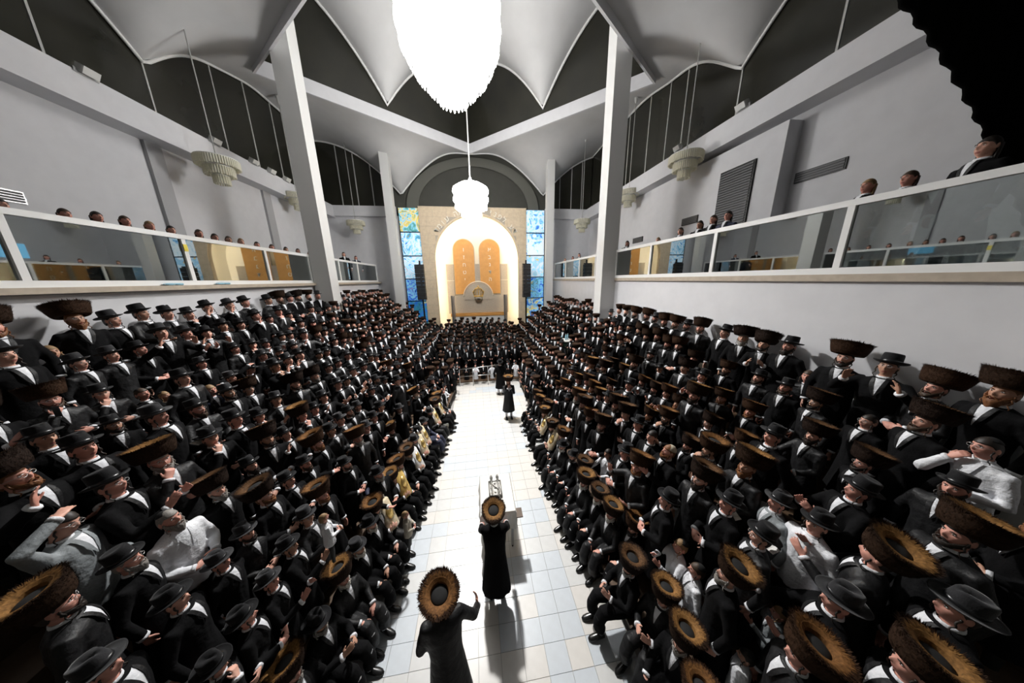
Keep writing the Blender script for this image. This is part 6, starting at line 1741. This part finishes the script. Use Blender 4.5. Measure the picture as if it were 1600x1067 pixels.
# ---- three men in the aisle
person('man in fur hat seen from behind, bending over the white table mid-aisle', (.12, 3.42, 0), PI-.03, 1.0, 'S', 'd', 'b', pose='reach', shoes=True, seed=501, furv=0)
person('large man in fur hat seen from behind, nearest standing in the aisle, palm held out', (-.56, 2.26, 0), PI+.30, 1.10, 'S', 'd', 'b', pose='bow', shoes=True, seed=502, furv=1)
person('man in fur hat and long black coat facing us down the aisle, hands at mouth', (1.11, 9.40, 0), 0.05, 1.0, 'S', 'r', 'b', pose='pray', shoes=True, seed=503, furv=0)
person('man in long black coat seen from behind where the aisle meets the far crowd', (1.0, 11.7, 0), PI, 1.02, 'H', 'd', 'b', pose='down', shoes=True, seed=504)
# toddlers held in arms
def toddler(lab, loc, rz, cm, hc, s=.46): return person(lab, loc, rz, s, 'B', 'n', cm, kid=True, pose='clasp', hairc=hc, seed=int(loc[1]*100))
toddler('fair-haired toddler in white shirt held up among men left of the aisle', (-2.15, 3.11, 1.69), 2.20, 'w', 'hair_b')
toddler('small child in beige sitting on a seated old man\'s lap beside the aisle', (-1.49, 4.14, 0.45), 1.60, 'l', 'hair_b', .5)
tag(link('telephone', bx(-.035, .035, -.005, .005, -.07, .07).mesh('telephone', ['black_metal']), loc=(0, 0, 0)), 'black telephone held by the bearded man on the upper left', 'telephone').location = (-5.33, 3.73, 3.97)
# gallery spectators looking over the balustrades
GAL = [(-7.22,5.42,5.40,0.84,1.51,'dark-haired spectator peering over the left gallery rail, first from the near end'),
(-7.22,6.07,5.40,0.85,1.42,'dark-haired spectator peering over the left gallery rail, second from the near end'),
(-7.22,6.49,5.40,0.88,1.37,'dark-haired spectator peering over the left gallery rail, third from the near end'),
(-7.22,6.91,5.40,0.89,1.31,'dark-haired spectator peering over the left gallery rail, fourth from the near end'),
(-7.22,7.33,5.40,0.88,1.26,'dark-haired spectator peering over the left gallery rail, fifth from the near end'),
(-7.22,7.75,5.40,0.87,1.21,'dark-haired spectator peering over the left gallery rail, sixth from the near end'),
(-7.22,8.41,5.40,0.89,1.13,'dark-haired spectator peering over the left gallery rail, seventh from the near end'),
(-7.22,8.83,5.40,0.87,1.08,'dark-haired spectator peering over the left gallery rail, eighth from the near end'),
(-7.22,9.25,5.40,0.87,1.04,'dark-haired spectator peering over the left gallery rail, ninth from the near end'),
(-7.22,9.67,5.40,0.87,1.00,'dark-haired spectator peering over the left gallery rail, tenth from the near end'),
(-7.22,10.28,5.40,0.86,0.94,'dark-haired spectator peering over the left gallery rail, eleventh from the near end'),
(-7.22,10.93,5.40,0.86,0.88,'dark-haired spectator peering over the left gallery rail, twelfth from the near end'),
(-7.22,11.65,5.40,0.86,0.83,'dark-haired spectator peering over the left gallery rail, thirteenth from the near end'),
(-7.22,12.36,5.40,0.87,0.78,'dark-haired spectator peering over the left gallery rail, fourteenth from the near end'),
(-7.22,13.13,5.40,0.86,0.73,'dark-haired spectator peering over the left gallery rail, fifteenth from the near end'),
(-7.22,16.29,5.40,1.02,0.57,'dark-haired spectator peering over the left gallery rail, sixteenth from the near end'),
(-7.22,17.78,5.40,0.98,0.51,'dark-haired spectator peering over the left gallery rail, seventeenth from the near end'),
(6.47,2.84,5.40,1.01,4.39,'dark-haired spectator peering over the right gallery rail, first from the near end'),
(6.47,3.41,5.40,0.91,4.47,'dark-haired spectator peering over the right gallery rail, second from the near end'),
(6.47,3.83,5.40,0.93,4.53,'dark-haired spectator peering over the right gallery rail, third from the near end'),
(6.47,6.26,5.40,0.99,-1.38,'dark-haired spectator peering over the right gallery rail, fourth from the near end'),
(6.47,6.68,5.40,0.99,-1.32,'dark-haired spectator peering over the right gallery rail, fifth from the near end'),
(6.47,7.10,5.40,0.96,-1.26,'dark-haired spectator peering over the right gallery rail, sixth from the near end'),
(6.47,7.81,5.40,0.93,-1.16,'dark-haired spectator peering over the right gallery rail, seventh from the near end'),
(6.47,8.81,5.40,0.85,-1.04,'dark-haired spectator peering over the right gallery rail, eighth from the near end'),
(6.47,10.73,5.40,0.94,-0.85,'dark-haired spectator peering over the right gallery rail, ninth from the near end'),
(6.47,11.92,5.40,0.91,-0.75,'dark-haired spectator peering over the right gallery rail, tenth from the near end'),
(6.47,15.91,5.40,0.94,-0.54,'dark-haired spectator peering over the right gallery rail, eleventh from the near end'),
(6.47,16.98,5.40,0.89,-0.50,'dark-haired spectator peering over the right gallery rail, twelfth from the near end'),
(6.47,18.47,5.40,0.89,-0.45,'dark-haired spectator peering over the right gallery rail, thirteenth from the near end')]
for i, (x, y, z, s, rz, lab) in enumerate(GAL):
    person(lab, (x, y, z), rz, s, 'L', 'n', 'b' if i % 4 else 'n', kid=False, pose='down', group='spectators along the galleries', hairc=['hair_d', 'hair_n', 'hair_d', 'hair_n', 'hair_b'][i % 5], seed=600+i)
book('small white booklet held in the left stand crowd', (-4.19, 3.96, 3.23), 1.77)
book('open white booklet in the dark of the right stand', (3.45, 2.00, 2.24), 4.62)
book('white page glimpsed between men in the right stand', (3.49, 2.48, 2.18), 4.37)
t = thing('video_camera', 'black camera held up by the photographer at the right stand', 'camera', (5.56, 13.92, 4.12), -0.72)
link('camera_body', bx(-.08, .08, -.05, .05, -.06, .06).mesh('camera_body', ['speaker']), t); link('lens', MB().tube([(0, -.05, 0), (0, -.16, 0)], [.035, .04], 14).mesh('lens', ['black_metal'], True), t); link('handle', bx(-.01, .01, -.05, .05, .06, .10).mesh('handle', ['black_metal']), t)
# ---- the far crowd: one object of small but complete figures
def mini(hat, beard, coat, var):
    mb = MB(); mats = {'skin': 0, 'coat': 1, 'white': 2, 'hat': 3, 'beard': 4}
    mb.oval([(.45, .22, .17), (.95, .17, .13), (1.30, .21, .13), (1.40, .17, .10), (1.46, .06, .06)], 9, 1)
    for s in (-1, 1):
        W = {0: (s*.09, -.27, 1.05), 1: (s*.10, -.33, 1.22), 2: (s*.22, -.3, 1.42 if s > 0 else 1.05), 3: (s*.26, -.05, .88)}[var]
        E, W = arm_ik((s*.175, 0, 1.37), W, (s, .4, -1)); mb.tube([(s*.16, 0, 1.36), E, W], [.065, .052, .04], 6, 1)
        d = (W-E).normalized(); mb.ball(W+d*.05, (.032, .03, .045), 6, 5, 0)
    mb.ball((0, 0, 1.60), (.075, .092, .118), 10, 8, 0); mb.ball((0, -.10, 1.59), (.012, .018, .022), 5, 4, 0)
    mb.ball((0, .022, 1.625), (.079, .088, .108), 8, 6, 4)
    mb.grid([[(-.055, -.105, 1.46), (.055, -.105, 1.46)], [(-.026, -.138, 1.33), (.026, -.138, 1.33)], [(-.006, -.150, 1.18), (.006, -.150, 1.18)]], 2, close=False)
    if beard != 'n': mb.ball((0, -.065, 1.52), (.055, .05, .07 if beard in 'dr' else .11), 8, 6, 4)
    if hat == 'S': mb.lathe([(.09, 1.70), (.13, 1.70), (.17, 1.84), (.155, 1.86), (.08, 1.83), (.01, 1.84)], 12, 3, c=(0, .035, 0))
    elif hat == 'H': mb.lathe([(.08, 1.68), (.142, 1.685), (.144, 1.70), (.088, 1.70), (.083, 1.80), (.06, 1.815), (.01, 1.81)], 12, 3, c=(0, .03, 0))
    else: mb.ball((0, .01, 1.67), (.06, .065, .055), 8, 6, 3)
    return mb
MC = {}; vv, ff, mm = [], [], []; off = 0
MI = {'skin1': 0, 'skin2': 1, 'black': 2, 'white': 3, 'felt': 4, 'fur0': 5, 'hair_d': 6, 'hair_r': 7, 'hair_g': 8, 'knit': 9}
for i, tkn in enumerate(FAR.split()):
    x, y, z, s, rz, h_, b_, c_ = tkn.split(','); hat, beard, coat = HC_[int(h_)], BC_[int(b_)], CC_[int(c_)]; var = random.choice((0, 0, 1, 1, 2, 3)); k = (hat, beard, var)
    if k not in MC: MC[k] = mini(hat, beard, coat, var)
    mb = MC[k]; a = float(rz); P_ = np.array(mb.v)*float(s); ca, sa = math.cos(a), math.sin(a)
    Q = np.stack([P_[:, 0]*ca-P_[:, 1]*sa+float(x), P_[:, 0]*sa+P_[:, 1]*ca+float(y), P_[:, 2]+float(z)], 1)
    lut = [random.choice((0, 1)), 3 if coat == 'w' else 2, 3, 5 if hat == 'S' else 4, {'n': 6, 'd': 6, 'r': 7, 'g': 8, 'w': 8}[beard]]
    vv.append(Q); ff += [tuple(off+j for j in f) for f in mb.f]; mm += [lut[q] for q in mb.m]; off += len(mb.v)
me = bpy.data.meshes.new('far_crowd'); me.from_pydata(np.concatenate(vv).tolist(), [], ff)
for k in MI: me.materials.append(M[k])
me.polygons.foreach_set('material_index', mm); me.polygons.foreach_set('use_smooth', [True]*len(ff)); me.update()
o = link('far_crowd', me, kind='stuff'); tag(o, 'dense distant crowd of men in fur and felt hats filling the far end', 'crowd')
print('persons', n_, 'far', len(FAR.split()))
